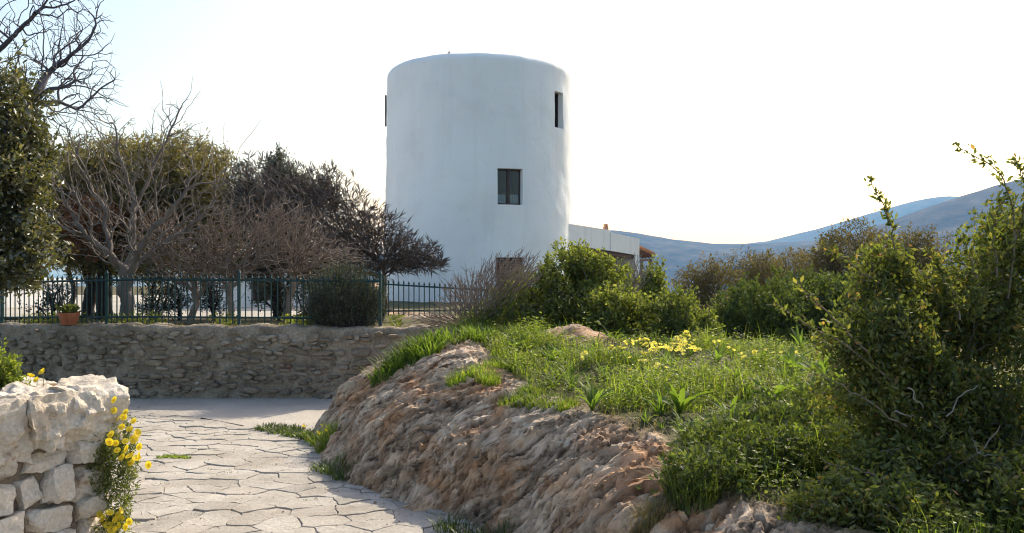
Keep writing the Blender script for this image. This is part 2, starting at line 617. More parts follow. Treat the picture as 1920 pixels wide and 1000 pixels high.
def glassmat():
    m, nt, out = new_mat('window_glass')
    t = nt.nodes.new('ShaderNodeBsdfTransparent')
    t.inputs[0].default_value = (.75, .8, .82, 1)
    g = nt.nodes.new('ShaderNodeBsdfGlossy')
    g.inputs['Roughness'].default_value = 0.03
    f = nt.nodes.new('ShaderNodeFresnel')
    f.inputs[0].default_value = 1.45
    mx = nt.nodes.new('ShaderNodeMixShader')
    nt.links.new(f.outputs[0], mx.inputs[0])
    nt.links.new(t.outputs[0], mx.inputs[1])
    nt.links.new(g.outputs[0], mx.inputs[2])
    nt.links.new(mx.outputs[0], out.inputs[0])
    return m


MT['glass'] = glassmat()


def rockmat():
    m, nt, out = new_mat('foliated_rock')
    bs = nt.nodes.new('ShaderNodeBsdfPrincipled')
    bs.inputs['Roughness'].default_value = 0.85
    bs.inputs['Specular IOR Level'].default_value = 0.2
    av = nt.nodes.new('ShaderNodeAttribute')
    av.attribute_name = 'strata'
    am = nt.nodes.new('ShaderNodeAttribute')
    am.attribute_name = 'soil'
    geo = nt.nodes.new('ShaderNodeNewGeometry')
    pos = geo.outputs['Position']
    n1 = nz(nt, av.outputs['Vector'], 0.55, 9, 0.62, 0.6)
    r1 = ramp(nt, [(0.32, (.09, .073, .06)), (0.41, (.27, .235, .20)), (0.55, (.46, .415, .365)), (0.72, (.66, .62, .56))])
    nt.links.new(n1.outputs[0], r1.inputs[0])
    n2 = nz(nt, pos, 1.9, 7, 0.6, 0.5)          # ochre weathering in broad patches
    r2 = ramp(nt, [(0.465, (0, 0, 0)), (0.60, (.85, .85, .85))])
    nt.links.new(n2.outputs[0], r2.inputs[0])
    n2b = nz(nt, av.outputs['Vector'], 1.1, 6, 0.6)
    r2b = ramp(nt, [(0.3, (.25, .15, .09)), (0.5, (.41, .265, .165)), (0.75, (.53, .41, .31))])
    nt.links.new(n2b.outputs[0], r2b.inputs[0])
    c = mixc(nt, r2.outputs[0], r1.outputs[0], r2b.outputs[0])
    n3 = nz(nt, pos, 7.5, 6, 0.65)               # pale lichen
    r3 = ramp(nt, [(0.60, (0, 0, 0)), (0.68, (.8, .8, .8))])
    nt.links.new(n3.outputs[0], r3.inputs[0])
    c = mixc(nt, r3.outputs[0], c, (.52, .52, .50))
    asl = nt.nodes.new('ShaderNodeAttribute')
    asl.attribute_name = 'sliver'
    rsl = ramp(nt, [(0.15, (.62, .60, .58)), (0.5, (1, .98, .96)), (0.9, (1.35, 1.32, 1.3))])
    nt.links.new(asl.outputs['Fac'], rsl.inputs[0])
    c = mixc(nt, 1.0, c, rsl.outputs[0], 'MULTIPLY')
    n5 = nz(nt, av.outputs['Vector'], 2.4, 8, 0.7)
    r5 = ramp(nt, [(0.38, (.40, .36, .33)), (0.48, (1.0, .98, .96)), (0.66, (1.28, 1.26, 1.24))])
    nt.links.new(n5.outputs[0], r5.inputs[0])
    c = mixc(nt, 1.0, c, r5.outputs[0], 'MULTIPLY')
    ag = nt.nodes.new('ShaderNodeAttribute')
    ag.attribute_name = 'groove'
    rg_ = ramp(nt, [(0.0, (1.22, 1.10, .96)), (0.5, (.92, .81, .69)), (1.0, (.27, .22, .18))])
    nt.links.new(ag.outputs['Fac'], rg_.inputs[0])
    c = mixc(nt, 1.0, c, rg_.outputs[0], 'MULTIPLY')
    ns = nz(nt, pos, 6, 8, 0.6)
    rs = ramp(nt, [(0.3, (.05, .05, .02)), (0.55, (.095, .09, .035)), (0.8, (.16, .14, .07))])
    nt.links.new(ns.outputs[0], rs.inputs[0])
    c = mixc(nt, am.outputs['Fac'], c, rs.outputs[0])
    nt.links.new(c, bs.inputs['Base Color'])
    b1 = nt.nodes.new('ShaderNodeBump')
    b1.inputs['Strength'].default_value = 0.9
    b1.inputs['Distance'].default_value = 0.045
    nb = nz(nt, av.outputs['Vector'], 1.3, 10, 0.75, 0.3)
    nt.links.new(nb.outputs[0], b1.inputs['Height'])
    b2 = nt.nodes.new('ShaderNodeBump')
    b2.inputs['Strength'].default_value = 0.5
    b2.inputs['Distance'].default_value = 0.012
    nb2 = nz(nt, pos, 45, 6, 0.65)
    nt.links.new(nb2.outputs[0], b2.inputs['Height'])
    nt.links.new(b1.outputs[0], b2.inputs['Normal'])
    nt.links.new(b2.outputs[0], bs.inputs['Normal'])
    nt.links.new(bs.outputs[0], out.inputs[0])
    return m


MT['rock'] = rockmat()

# ================================================================== THE SETTING
# ------------------------------------------------------------------ ground sheet
g = np.concatenate([-np.geomspace(7000, 20, 26), [0], np.geomspace(20, 7000, 26)])
GX, GY = np.meshgrid(g, g, indexing='ij')
GR = np.hypot(GX, GY)
gz = np.interp(GR, [0, 18, 24, 45, 62, 100, 400, 800, 7000], [-.06, -.06, -.5, -.6, -2.2, -9.5, -48, -60, -60])
gn = len(g)
gi = np.arange(gn * gn).reshape(gn, gn)
gq = np.stack([gi[:-1, :-1], gi[1:, :-1], gi[1:, 1:], gi[:-1, 1:]], -1).reshape(-1, 4)
tag(obj('ground', np.stack([GX, GY, gz], -1).reshape(-1, 3), gq, MT['scrub']), kind='structure')


# ------------------------------------------------------------------ hills far behind
def hill(name, Y, pts, depth, seed):
    px = np.array([p[0] for p in pts], float)
    py = np.array([p[1] for p in pts], float)
    nx, ny = 170, 60
    xs = np.linspace(px[0], px[-1], nx)
    ridge = CAM_H + (500 - np.interp(xs, px, py)) / FPX * Y
    ys = np.linspace(-1, 0.7, ny)
    V = np.zeros((nx, ny, 3))
    for j, t in enumerate(ys):
        y = Y + t * depth
        x = (xs - 960) / FPX * Y
        f = (np.cos(t * math.pi) * 0.5 + 0.5) if t < 0 else (np.cos(t * math.pi) * .5 + .5)
        f = f ** 0.8
        z = -62 + (ridge + 62) * f
        q = np.stack([x / 420, np.full(nx, y / 420), np.full(nx, seed)], -1)
        amp = 34 * (1 - f) * f * 4 * 0.8
        z = z + amp * fbm(q, 5) + 3.0 * fbm(q * 9, 3) * min(1, (1 - f) * 3 + 0.25)
        V[:, j] = np.stack([x, np.full(nx, y), np.maximum(z, -64)], -1)
    i = np.arange(nx * ny).reshape(nx, ny)
    q = np.stack([i[:-1, :-1], i[1:, :-1], i[1:, 1:], i[:-1, 1:]], -1).reshape(-1, 4)
    return tag(obj(name, V.reshape(-1, 3), q, MT['hill'], smooth=True), kind='structure')


hill('hill', 4200, [(1000, 520), (1150, 470), (1300, 462), (1400, 457), (1450, 451), (1550, 426), (1650, 396), (1720, 376), (1752, 370), (1790, 372), (1850, 384), (1950, 400), (2100, 380), (2300, 420), (2500, 480)], 1500, 1.0)
hill('hill', 2500, [(520, 505), (700, 480), (860, 455), (960, 440), (1060, 432), (1150, 433), (1185, 437), (1250, 449), (1330, 458), (1400, 458), (1470, 455), (1540, 450), (1620, 446), (1760, 450), (1950, 470), (2150, 490)], 1000, 2.0)
hill('hill', 1700, [(1380, 500), (1480, 470), (1560, 450), (1640, 430), (1700, 407), (1750, 388), (1820, 364), (1880, 345), (1940, 330), (2040, 312), (2150, 322), (2300, 360), (2500, 430), (2650, 490)], 700, 3.0)

# ------------------------------------------------------------------ bank of rock and turf right of the path
BASE = np.array([(1.2, -8), (0.95, 0), (0.72, 2.0), (0.50, 3.2), (0.25, 4.0), (0.02, 4.6), (-.19, 5.08), (-.51, 5.45), (-.95, 5.95), (-1.40, 6.56), (-1.72, 7.5),
                 (-1.93, 8.3), (-1.90, 8.8), (-1.60, 9.4), (-1.2, 10.0), (-0.95, 11.0), (-0.9, 13), (-2.5, 18), (-6, 26), (-9, 60), (-9, 400)], float)


def sdist(x, y):
    """distance inside (right of) the foot line of the bank, negative outside"""
    p = np.stack([x, y], -1)
    best = np.full(x.shape, 1e9)
    sg = np.ones(x.shape)
    for a, b in zip(BASE[:-1], BASE[1:]):
        d = b - a
        t = np.clip(((p - a) @ d) / (d @ d), 0, 1)
        q = a + t[..., None] * d
        r = np.linalg.norm(p - q, axis=-1)
        cr = d[0] * (p[..., 1] - a[1]) - d[1] * (p[..., 0] - a[0])
        upd = r < best - 1e-7
        best = np.where(upd, r, best)
        sg = np.where(upd, np.where(cr < 0, 1, -1), sg)
    return best * sg


def bank_h(x, y):
    s = sdist(x, y)
    P = np.interp(y, [0, 3.5, 4.5, 5.4, 7, 8, 9, 10.5, 13, 20, 40], [.45, .50, .56, .66, .77, .84, .90, .88, .75, .55, .3])
    P = np.minimum(P, np.interp(np.hypot(x, y), [0, 45, 62, 100, 400, 800], [9, .25, -1.6, -8.8, -47, -59]))
    lum = 0.10 * fbm(np.stack([x * 0.9, y * 0.9, x * 0 + 2.2], -1), 3)
    P = P + lum * 0.6
    sm = lambda t: np.clip(t, 0, 1) ** 2 * (3 - 2 * np.clip(t, 0, 1))
    P = P - 0.09 * sm((x - 0.6) / 1.0) * sm((y - 6) / 2)
    dr = sm((x - 0.9) / 0.9) * sm((y - 8.3) / 1.7) * (1 - sm((y - 13) / 6))
    P = P * (1 - dr) + 0.40 * dr
    s2 = s + 0.14 * fbm(np.stack([x * 1.3, y * 1.3, x * 0], -1), 3) * np.clip(s + 0.4, 0, 1)
    ramp_ = np.where(s2 < .30, 1.35 * s2, .405 + .62 * (s2 - .30))
    k = 0.10
    hh = np.clip(0.5 + 0.5 * (P - ramp_) / k, 0, 1)
    h = P * (1 - hh) + ramp_ * hh - k * hh * (1 - hh)
    return np.where(s < -0.25, -0.35, h), s


xs = np.concatenate([[-30, -16, -9, -6, -4.5, -3.4, -2.9], np.arange(-2.4, 2.0, 0.0145), np.arange(2.0, 2.6, .025), np.geomspace(2.65, 60, 60), [100, 200, 420]])
ys = np.concatenate([np.linspace(-8, 1.8, 40), np.arange(2.0, 3.4, .03), np.arange(3.4, 9.2, 0.0155), np.arange(9.2, 9.6, .03), np.geomspace(9.65, 90, 90), [130, 200, 380]])
BX, BY = np.meshgrid(xs, ys, indexing='ij')
BH, BS = bank_h(BX, BY)
P = np.stack([BX, BY, BH], -1)
dzx = np.gradient(BH, axis=0) / np.gradient(BX, axis=0)
dzy = np.gradient(BH, axis=1) / np.gradient(BY, axis=1)
NB = norm(np.stack([-dzx, -dzy, np.ones_like(BH)], -1))
A_ = norm(np.array([.80, .0, .60]))                  # direction in which the foliation runs
C_ = norm(np.cross(norm(np.array([-.49, -.51, .71])), A_) + 0.25 * np.array([-.49, -.51, .71]))
B_ = np.cross(C_, A_)
_hsh = np.random.default_rng(9).random(4096)


def hsh(*k):
    v = 0
    for i_, q_ in enumerate(k):
        v = v * 131 + q_.astype(int) * (17 + 40 * i_)
    return _hsh[np.abs(v) % 4096]


warp = fbm(P * 1.9, 3)
st = np.stack([(P @ A_) * 3.4, (P @ B_) * 8.0, (P @ C_) * 16.0], -1)
st[..., 1] += warp * 1.3
st[..., 2] += warp * 1.2


def slabs(f, g, wamp, seed):
    """broken tilted sheets of rock: every sliver has its own height"""
    c = (P @ C_) * f + warp * wamp + seed + 0.12 * fbm(P * 5, 2)
    L = np.floor(c)
    a_ = (P @ A_) * g + hsh(L) * 7 + (c - L) * .35
    S = np.floor(a_)
    b_ = np.floor((P @ B_) * g * 1.3 + hsh(L, S) * 5)
    h_ = hsh(L, S, b_)
    return h_ + 0.7 * (c - L) - 0.85 + 0.25 * (a_ - S), h_


left_bare = np.clip((0.25 - BX) * 1.1, 0, .75) * np.clip((9.0 - BY) / .6, 0, 1)
rock = np.clip((0.95 + left_bare + 0.22 * fbm(P * 1.6 + 3, 3) - BS) / 0.25, 0, 1)
fine_ok = (BX > -2.5) & (BX < 2.7) & (BY > 1.9) & (BY < 9.8)
s1, h1 = slabs(5.5, 1.1, .4, 0.0)
s2, h2 = slabs(15.0, 2.4, .7, 31.0)
s3, h3 = slabs(36.0, 5.0, 1.1, 77.0)
disp = rock * fine_ok * (0.046 * s1 + 0.026 * s2 + 0.010 * s3 + 0.022 * fbm(np.stack([(P @ A_) * 2.5, (P @ B_) * 8, (P @ C_) * 16 + warp], -1), 3) + 0.05 * fbm(P * 1.7, 2))
gp = np.stack([(P @ A_) * 1.0, (P @ B_) * 3.0, (P @ C_) * 9.0 + warp * .6], -1)
g1 = np.clip(1 - np.abs(fbm(gp, 3)) / .10, 0, 1)
g2 = np.clip(1 - np.abs(fbm(gp * 2.3 + 9, 3)) / .12, 0, 1)
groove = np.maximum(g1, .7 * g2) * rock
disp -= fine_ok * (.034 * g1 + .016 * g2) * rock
disp += (1 - rock) * 0.02 * fbm(P * 5, 3) * fine_ok
# knob of bare rock up on the turf
kn = np.exp(-(((BX - 0.62) / 0.34) ** 2 + ((BY - 8.35) / 0.30) ** 2))
disp += 0.13 * kn * (1 + 0.5 * fbm(st * 0.4, 3))
P2 = P + NB * disp[..., None]
bi = np.arange(P2[..., 0].size).reshape(BX.shape)
bq = np.stack([bi[:-1, :-1], bi[1:, :-1], bi[1:, 1:], bi[:-1, 1:]], -1).reshape(-1, 4)
keep = (BS[:-1, :-1] > -0.6).ravel() | (BS[1:, 1:] > -0.6).ravel()
bq = bq[keep]
bank = obj('rocky_bank', P2.reshape(-1, 3), bq, MT['rock'], smooth=True)
bank.data.polygons.foreach_set('use_smooth', np.zeros(len(bank.data.polygons), bool))
tag(bank, kind='structure')
a = bank.data.attributes.new('strata', 'FLOAT_VECTOR', 'POINT')
a.data.foreach_set('vector', st.reshape(-1).astype(np.float32))
a = bank.data.attributes.new('sliver', 'FLOAT', 'POINT')
a.data.foreach_set('value', (0.3 * h1 + 0.4 * h2 + .3 * h3).reshape(-1).astype(np.float32))
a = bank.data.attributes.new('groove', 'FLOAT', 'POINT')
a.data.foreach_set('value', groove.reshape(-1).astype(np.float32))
soil = np.clip(1 - rock - kn * 1.5 + 0.0, 0, 1)
a = bank.data.attributes.new('soil', 'FLOAT', 'POINT')
a.data.foreach_set('value', soil.reshape(-1).astype(np.float32))


def bz(x, y):
    h, s = bank_h(np.asarray(x, float), np.asarray(y, float))
    return h


# ------------------------------------------------------------------ road, terrace behind the wall
WL = np.array([(-0.6, 10.35), (-1.6, 10.3), (-4.5, 10.3), (-6.6, 11.0), (-9.3, 12.5), (-14, 14.9)], float)      # face of the retaining wall
WZ = np.array([.86, .85, .88, .83, .72, .62])                  # its top
edge = [(-16, 11.4), (-9, 10.2), (-4.1, 9.30), (-3.3, 9.0), (-2.45, 8.35), (-1.9, 8.0), (-1.4, 7.9)]       # seam between path and road
rv, rf = [], []
top_ = [(-16, 16.1), (-9.3, 12.6), (-6.6, 11.1), (-4.5, 10.4), (-2.6, 10.4), (-1.6, 10.4), (-0.6, 10.45)]
for (x0, y0), (x1, y1) in zip(edge, top_):
    for k in range(7):
        t = k / 6
        rv.append((x0 + (x1 - x0) * t, y0 + (y1 - y0) * t, 0.012))
for i in range(len(edge) - 1):
    for k in range(6):
        b = i * 7 + k
        rf.append((b, b + 7, b + 8, b + 1))
road = tag(obj('road', rv, rf, MT['concrete']), kind='structure')
tv = [(-60, 70, .25), (-9.0, 70, .25)]
tl = [(-16, 16.3), (-9.2, 12.75), (-6.5, 11.25), (-4.45, 10.55), (-1.6, 10.5), (0.2, 10.6)]
V = []
F = []
for i, (x, y) in enumerate(tl):
    z = float(np.interp(-x, -WL[:, 0], WZ)) - 0.03
    fx = x * 3.2 - 3
    V += [(x, y, z), (x * 1.05, y + 2.0, z - .06), (x * 1.5 - .5, 19, .48), (fx, 60, .2), (fx * 1.5, 200, -32)]
for i in range(len(tl) - 1):
    for k in range(4):
        b = i * 5 + k
        F.append((b, b + 5, b + 6, b + 1))
tag(obj('garden_ground', V, F, MT['soil']), kind='structure')
V = [(-30, 17.5, .52), (-4.2, 15.6, .62), (-4.8, 21, .52), (-8, 34, .40), (-60, 40, .40)]
tag(obj('terrace_paving', [(x, y, z + .03) for x, y, z in V], [(0, 1, 2, 3, 4)], MT['paving']), kind='structure')


# ------------------------------------------------------------------ flagstone path
def clip_poly(poly, p, n):
    out = []
    for i in range(len(poly)):
        a, b = poly[i], poly[(i + 1) % len(poly)]
        da, db = (a - p) @ n, (b - p) @ n
        if da <= 0:
            out.append(a)
        if da * db < 0:
            out.append(a + (b - a) * (da / (da - db)))
    return out


path_left = [(-1.9, -8), (-1.9, 2), (-2.15, 4.6), (-3.6, 6.6), (-4.6, 8.2), (-4.1, 9.3)]
ob = [(1.4, -8), (1.15, 0), (0.92, 2), (.7, 3.2), (.45, 4.0), (.25, 4.6), (0, 5.1), (-.3, 5.5), (-.75, 6.0), (-1.2, 6.6), (-1.5, 7.5), (-1.65, 8.0)]
pe = [(-1.9, 8.0), (-2.45, 8.35), (-3.3, 9.0), (-4.1, 9.30)]
pv = np.array(path_left + pe[::-1][1:] + ob[::-1])
path = tag(obj('path', [(x, y, 0.0) for x, y in pv], [tuple(range(len(pv)))], MT['mortar']), kind='structure')
ctr = []
pr = random.Random(5)


def in_poly(x, y, poly):
    c = False
    j = len(poly) - 1
    for i in range(len(poly)):
        if (poly[i][1] > y) != (poly[j][1] > y) and x < (poly[j][0] - poly[i][0]) * (y - poly[i][1]) / (poly[j][1] - poly[i][1]) + poly[i][0]:
            c = not c
        j = i
    return c


tries = 0
while len(ctr) < 560 and tries < 9000:
    tries += 1
    x, y = pr.uniform(-4.6, 1.2), pr.uniform(2.2, 9.25)
    if not in_poly(x, y, pv):
        continue
    if y < 4.2 and x < -2.0:
        continue
    md = 0.10 + 0.24 * pr.random() ** 2
    if all(((x - a) / 1.35) ** 2 + (y - b) ** 2 > md * md for a, b in ctr):
        ctr.append((x, y))
ctr = np.array(ctr)
flags = []
for i, c in enumerate(ctr):
    poly = [c + np.array(d) for d in ((-.45, -.35), (.45, -.35), (.45, .35), (-.45, .35))]
    o = np.argsort(((ctr - c) ** 2).sum(1))[1:18]
    for j in o:
        n = ctr[j] - c
        n = n * np.array([1 / 1.35 ** 2, 1])
        mid = (ctr[j] + c) / 2
        nn = n / np.linalg.norm(n)
        poly = clip_poly(poly, mid - nn * (0.001 + 0.003 * pr.random() ** 2), nn)
        if len(poly) < 3:
            break
    ln = math.hypot(0, 0)
    if len(poly) < 3:
        continue
    # keep inside the path: clip against the seam with the road
    for (a, b) in zip(pe[:-1], pe[1:]):
        a, b = np.array(a), np.array(b)
        d = b - a
        n = np.array([-d[1], d[0]])
        n = -n if n[1] < 0 else n
        n = n / np.linalg.norm(n)
        lo, hi = min(a[0], b[0]), max(a[0], b[0])
        if lo - .1 < c[0] < hi + .1:
            poly = clip_poly(poly, a - n * 0.008, n)
        if len(poly) < 3:
            break
    if len(poly) < 3:
        continue
    pts = []
    for k in range(len(poly)):
        a, b = poly[k], poly[(k + 1) % len(poly)]
        L = np.linalg.norm(b - a)
        m = max(1, min(8, int(L / 0.04)))
        for q in range(m):
            w = a + (b - a) * q / m
            w = w + (c - w) * (0.03 * pr.random() ** 2)
            pts.append(w)
    w3 = np.column_stack([np.array(pts), np.zeros(len(pts))])
    pts = np.array(pts) + np.column_stack([pnoise(w3 * 8) + .6 * pnoise(w3 * 21), pnoise(w3 * 8 + 50) + .6 * pnoise(w3 * 21 + 9)]) * .016
    m = len(pts)
    pts = np.array(pts)
    cen = pts.mean(0)
    h = 0.004 + 0.011 * pr.random()
    tx, ty = pr.gauss(0, .014), pr.gauss(0, .020)
    v = []
    for ring, (s, z) in enumerate(((1.0, -0.006), (0.995, h * 0.75), (0.97, h))):
        for w in pts:
            u = cen + (w - cen) * s
            zz = z + (tx * (u[0] - cen[0]) + ty * (u[1] - cen[1]) if ring else 0)
            v.append((u[0] - cen[0], u[1] - cen[1], zz + (pr.gauss(0, .0012) if ring else 0)))
    v.append((0, 0, h + 0.001))
    f = []
    for ring in range(2):
        for k in range(m):
            f.append((ring * m + k, ring * m + (k + 1) % m, (ring + 1) * m + (k + 1) % m, (ring + 1) * m + k))
    for k in range(m):
        f.append((2 * m + k, 2 * m + (k + 1) % m, 3 * m))
    flags.append((abs(np.cross(pts, np.roll(pts, -1, 0)).sum()) / 2 / cen[1] ** 3, v, f, cen))
flags.sort(key=lambda q: -q[0])
for _, v, f, cen in flags[:300]:
    obj('flagstone', v, f, MT['flag'], path, loc=(cen[0], cen[1], 0.001))
if flags[300:]:
    mb = MB()
    for _, v, f, cen in flags[300:]:
        mb.add([(a_ + cen[0], b_ + cen[1], c_ + .001) for a_, b_, c_ in v], f)
    mb.build('small_flagstones', MT['flag'], path)['kind'] = 'stuff'

# ================================================================== WALLS
# ------------------------------------------------------------------ retaining wall of small rubble
seg = np.linalg.norm(np.diff(WL, axis=0), axis=1)
cum = np.concatenate([[0], np.cumsum(seg)])


def wl_at(s):
    x = np.interp(s, cum, WL[:, 0])
    y = np.interp(s, cum, WL[:, 1])
    e = 0.05
    t = np.array([np.interp(s + e, cum, WL[:, 0]) - np.interp(s - e, cum, WL[:, 0]), np.interp(s + e, cum, WL[:, 1]) - np.interp(s - e, cum, WL[:, 1])])
    t = t / np.linalg.norm(t)
    return np.array([x, y]), t, np.array([-t[1], t[0]]) * (1 if -t[1] * 0 + t[0] * 1 < 0 else -1), float(np.interp(s, cum, WZ))


rwall = thing('retaining_wall', (-4.0, 10.3, 0), 'long weathered rubble retaining wall below the green iron fence', 'wall')
orig = np.array([-4.0, 10.3, 0])
ns_, nz_ = 330, 34
V = np.zeros((ns_, nz_ + 5, 3))
ss_ = np.linspace(0, cum[-1], ns_)
fr = [wl_at(s) for s in ss_]
pp_ = np.array([f[0] for f in fr])
nn_ = np.array([(-f[2] if f[2][1] > 0 else f[2]) for f in fr])        # towards the road
zt_ = np.array([f[3] for f in fr])
J = np.arange(nz_)
Zg = -0.05 + (zt_[:, None] + 0.05) * J[None] / (nz_ - 1)
Sg = np.repeat(ss_[:, None], nz_, 1)
Dg = 0.022 * fbm(np.stack([Sg * 5, Zg * 9, Sg * 0 + 1], -1), 4) + 0.02 * pnoise(np.stack([Sg * 1.2, Zg * 1.5, Sg * 0 + 4], -1))
Dg[:, -1] -= 0.012
Zg[:, -3:] += (0.045 * fbm(np.stack([ss_ * 3, ss_ * 0, ss_ * 0 + 7], -1), 3))[:, None]
V[:, :nz_, 0] = pp_[:, :1] + nn_[:, :1] * Dg
V[:, :nz_, 1] = pp_[:, 1:] + nn_[:, 1:] * Dg
V[:, :nz_, 2] = Zg
for q, (dd, zz) in enumerate(((.06, .012), (.16, .016), (.26, .012), (.32, -.02), (.32, -.4))):
    V[:, nz_ + q, 0] = pp_[:, 0] - nn_[:, 0] * dd
    V[:, nz_ + q, 1] = pp_[:, 1] - nn_[:, 1] * dd
    V[:, nz_ + q, 2] = zt_ + zz + (0.045 * fbm(np.stack([ss_ * 3, ss_ * 0, ss_ * 0 + 7], -1), 3)) * (1 if q < 3 else 0) + 0.012 * fbm(np.stack([ss_ * 4, ss_ * 0 + dd * 6, ss_ * 0 + 9], -1), 3)
i_ = np.arange(ns_ * (nz_ + 5)).reshape(ns_, nz_ + 5)
q = np.stack([i_[:-1, :-1], i_[:-1, 1:], i_[1:, 1:], i_[1:, :-1]], -1).reshape(-1, 4)
obj('mortar', V.reshape(-1, 3) - orig, q, MT['wallmortar'], rwall, smooth=True)


def rubble(w, h, prd, r, tri=True):
    """irregular stone face in the x-z plane, proud towards -y"""
    m = r.choice([7, 8, 9])
    pts = []
    for k in range(m):
        a = 2 * math.pi * (k + r.uniform(-.25, .25)) / m
        ca, sa = math.cos(a), math.sin(a)
        e = (abs(ca) ** 3.2 + abs(sa) ** 3.2) ** (-1 / 3.2)
        pts.append((ca * e * w / 2 * r.uniform(.86, 1.0), sa * e * h / 2 * r.uniform(.84, 1.0)))
    v = []
    tx, tz = r.gauss(0, .10), r.gauss(0, .12)
    for s, d in ((1.0, .03), (0.97, -prd * .55), (0.78, -prd)):
        for (x, z) in pts:
            v.append((x * s, d + (tx * x + tz * z if d < 0 else 0) + (r.gauss(0, prd * .12) if d < 0 else 0), z * s))
    v.append((r.gauss(0, w * .06), -prd * 1.08, r.gauss(0, h * .06)))
    f = []
    for ring in range(2):
        for k in range(m):
            f.append((ring * m + k, (ring * m + (k + 1) % m), (ring + 1) * m + (k + 1) % m, (ring + 1) * m + k))
    for k in range(m):
        f.append((2 * m + k, 2 * m + (k + 1) % m, 3 * m))
    return v, f


rr_ = random.Random(11)
variants = [mesh('stone', *rubble(1.0, 1.0, 0.34, rr_), MT['wallstone']) for _ in range(26)]
stones = []
z = 0.03
while z < 0.83:
    h = rr_.uniform(.045, .085)
    s = rr_.uniform(0, .1)
    while s < cum[-1] - 0.1:
        w = h * rr_.uniform(1.1, 3.6)
        hh_ = h * rr_.uniform(.55, 1.35)
        dz_ = .03 * math.sin(s * 2.3 + z * 9) + rr_.gauss(0, .018)
        stones.append((s + w / 2, z + h / 2 + dz_, w, hh_))
        s += w + rr_.uniform(.0, .07)
    z += h + rr_.uniform(.004, .018)
vis, rest = [], []
for st_ in stones:
    p, t, n, zt = wl_at(st_[0])
    n = -n if n[1] > 0 else n
    if st_[1] + st_[3] * .45 > zt - 0.03 or st_[1] < .03 or rr_.random() < 0.16:
        continue
    pxl = 960 + p[0] / p[1] * FPX
    pyl = 500 + (CAM_H - st_[1]) / p[1] * FPX
    seen = 15 < pxl < 770 and not (pxl < 215 and pyl > 712)
    (vis if seen else rest).append((st_, p, t, n))
vis.sort(key=lambda q: -(q[0][2] * q[0][3]) / q[1][1] ** 2)
rest += vis[300:]
vis = vis[:300]


def stone_mat(st_, p, t, n, r):
    X = Vector((-n[1], n[0], 0))
    Yv = Vector((-n[0], -n[1], 0))
    d = 0.006 + 0.022 * float(np.interp(st_[0] * 7.3 % 1, [0, 1], [-.2, .8]))
    M = Matrix(((X.x * st_[2], Yv.x * .12, 0, p[0] + n[0] * d - orig[0]), (X.y * st_[2], Yv.y * .12, 0, p[1] + n[1] * d - orig[1]), (0, 0, st_[3], st_[1]), (0, 0, 0, 1)))
    return M @ Matrix.Rotation(r.gauss(0, .10), 4, 'Y')


for (st_, p, t, n) in vis:
    o = obj('stone', rr_.choice(variants), None, None, rwall)
    o.matrix_local = stone_mat(st_, p, t, n, rr_)
VV, FF, nn = [], [], 0
for (st_, p, t, n) in rest:
    me = rr_.choice(variants)
    M = np.array(stone_mat(st_, p, t, n, rr_))
    co = np.empty(len(me.vertices) * 3, np.float32)
    me.vertices.foreach_get('co', co)
    co = co.reshape(-1, 3)
    VV.append(co @ M[:3, :3].T + M[:3, 3])
    FF += [tuple(i + nn for i in pl.vertices) for pl in me.polygons]
    nn += len(co)
o = obj('small_stones', np.concatenate(VV), FF, MT['wallstone'], rwall)
o['kind'] = 'stuff'


# ------------------------------------------------------------------ pale stone wall close on the left
def block(size, seed, n=9, rough=0.05, chips=14):
    """one rough block: subdivided box, rounded and chipped"""
    sx, sy, sz = size
    V, F, ix = [], [], {}
    lin = np.linspace(-1, 1, n)

    def vid(p):
        k = tuple(np.round(p, 5))
        if k not in ix:
            ix[k] = len(V)
            V.append(p)
        return ix[k]
    for ax in range(3):
        for sgn in (-1, 1):
            for i in range(n - 1):
                for j in range(n - 1):
                    q = []
                    for (a, b) in ((i, j), (i + 1, j), (i + 1, j + 1), (i, j + 1)):
                        p = [0, 0, 0]
                        p[ax] = sgn
                        p[(ax + 1) % 3] = lin[a]
                        p[(ax + 2) % 3] = lin[b]
                        q.append(vid(tuple(p)))
                    F.append(tuple(q if sgn > 0 else q[::-1]))
    V = np.array(V)
    S = np.array(size) / 2
    W = V * S
    rg = np.random.default_rng(int(seed * 100))
    for _ in range(chips):                       # chipped off by random planes
        nn = norm(rg.normal(size=3))
        sup = np.abs(nn * S).sum()
        d_ = sup * rg.uniform(.68, .93)
        ex = np.maximum(W @ nn - d_, 0)
        W = W - ex[:, None] * nn
    m = min(size)
    nrm = norm(V / S)
    d = rough * fbm(W * (1.3 / m) + seed * 7.7, 3) + rough * .7 * fbm(W * (4.5 / m) + seed, 3)
    sk = rg.normal(size=(3, 3)) * 0.05
    return (W + nrm * (d * m)[:, None]) @ (np.eye(3) + sk), F


cw = np.array([-2.05, 4.47])                   # the corner nearest the path
dw = np.array([.454, .891])                    # along the face, away from the camera
lw = np.array([-.891, .454])                   # into the wall
pwall = thing('stone_wall', (cw[0], cw[1], 0), 'pale sunlit rubble stone wall with thick rough coping at lower left', 'wall')
po = np.array([cw[0], cw[1], 0])


def wpt(s, t, z):
    """s metres back from the corner along the face, t into the wall"""
    p = cw - dw * s + lw * t
    return np.array([p[0], p[1], z])


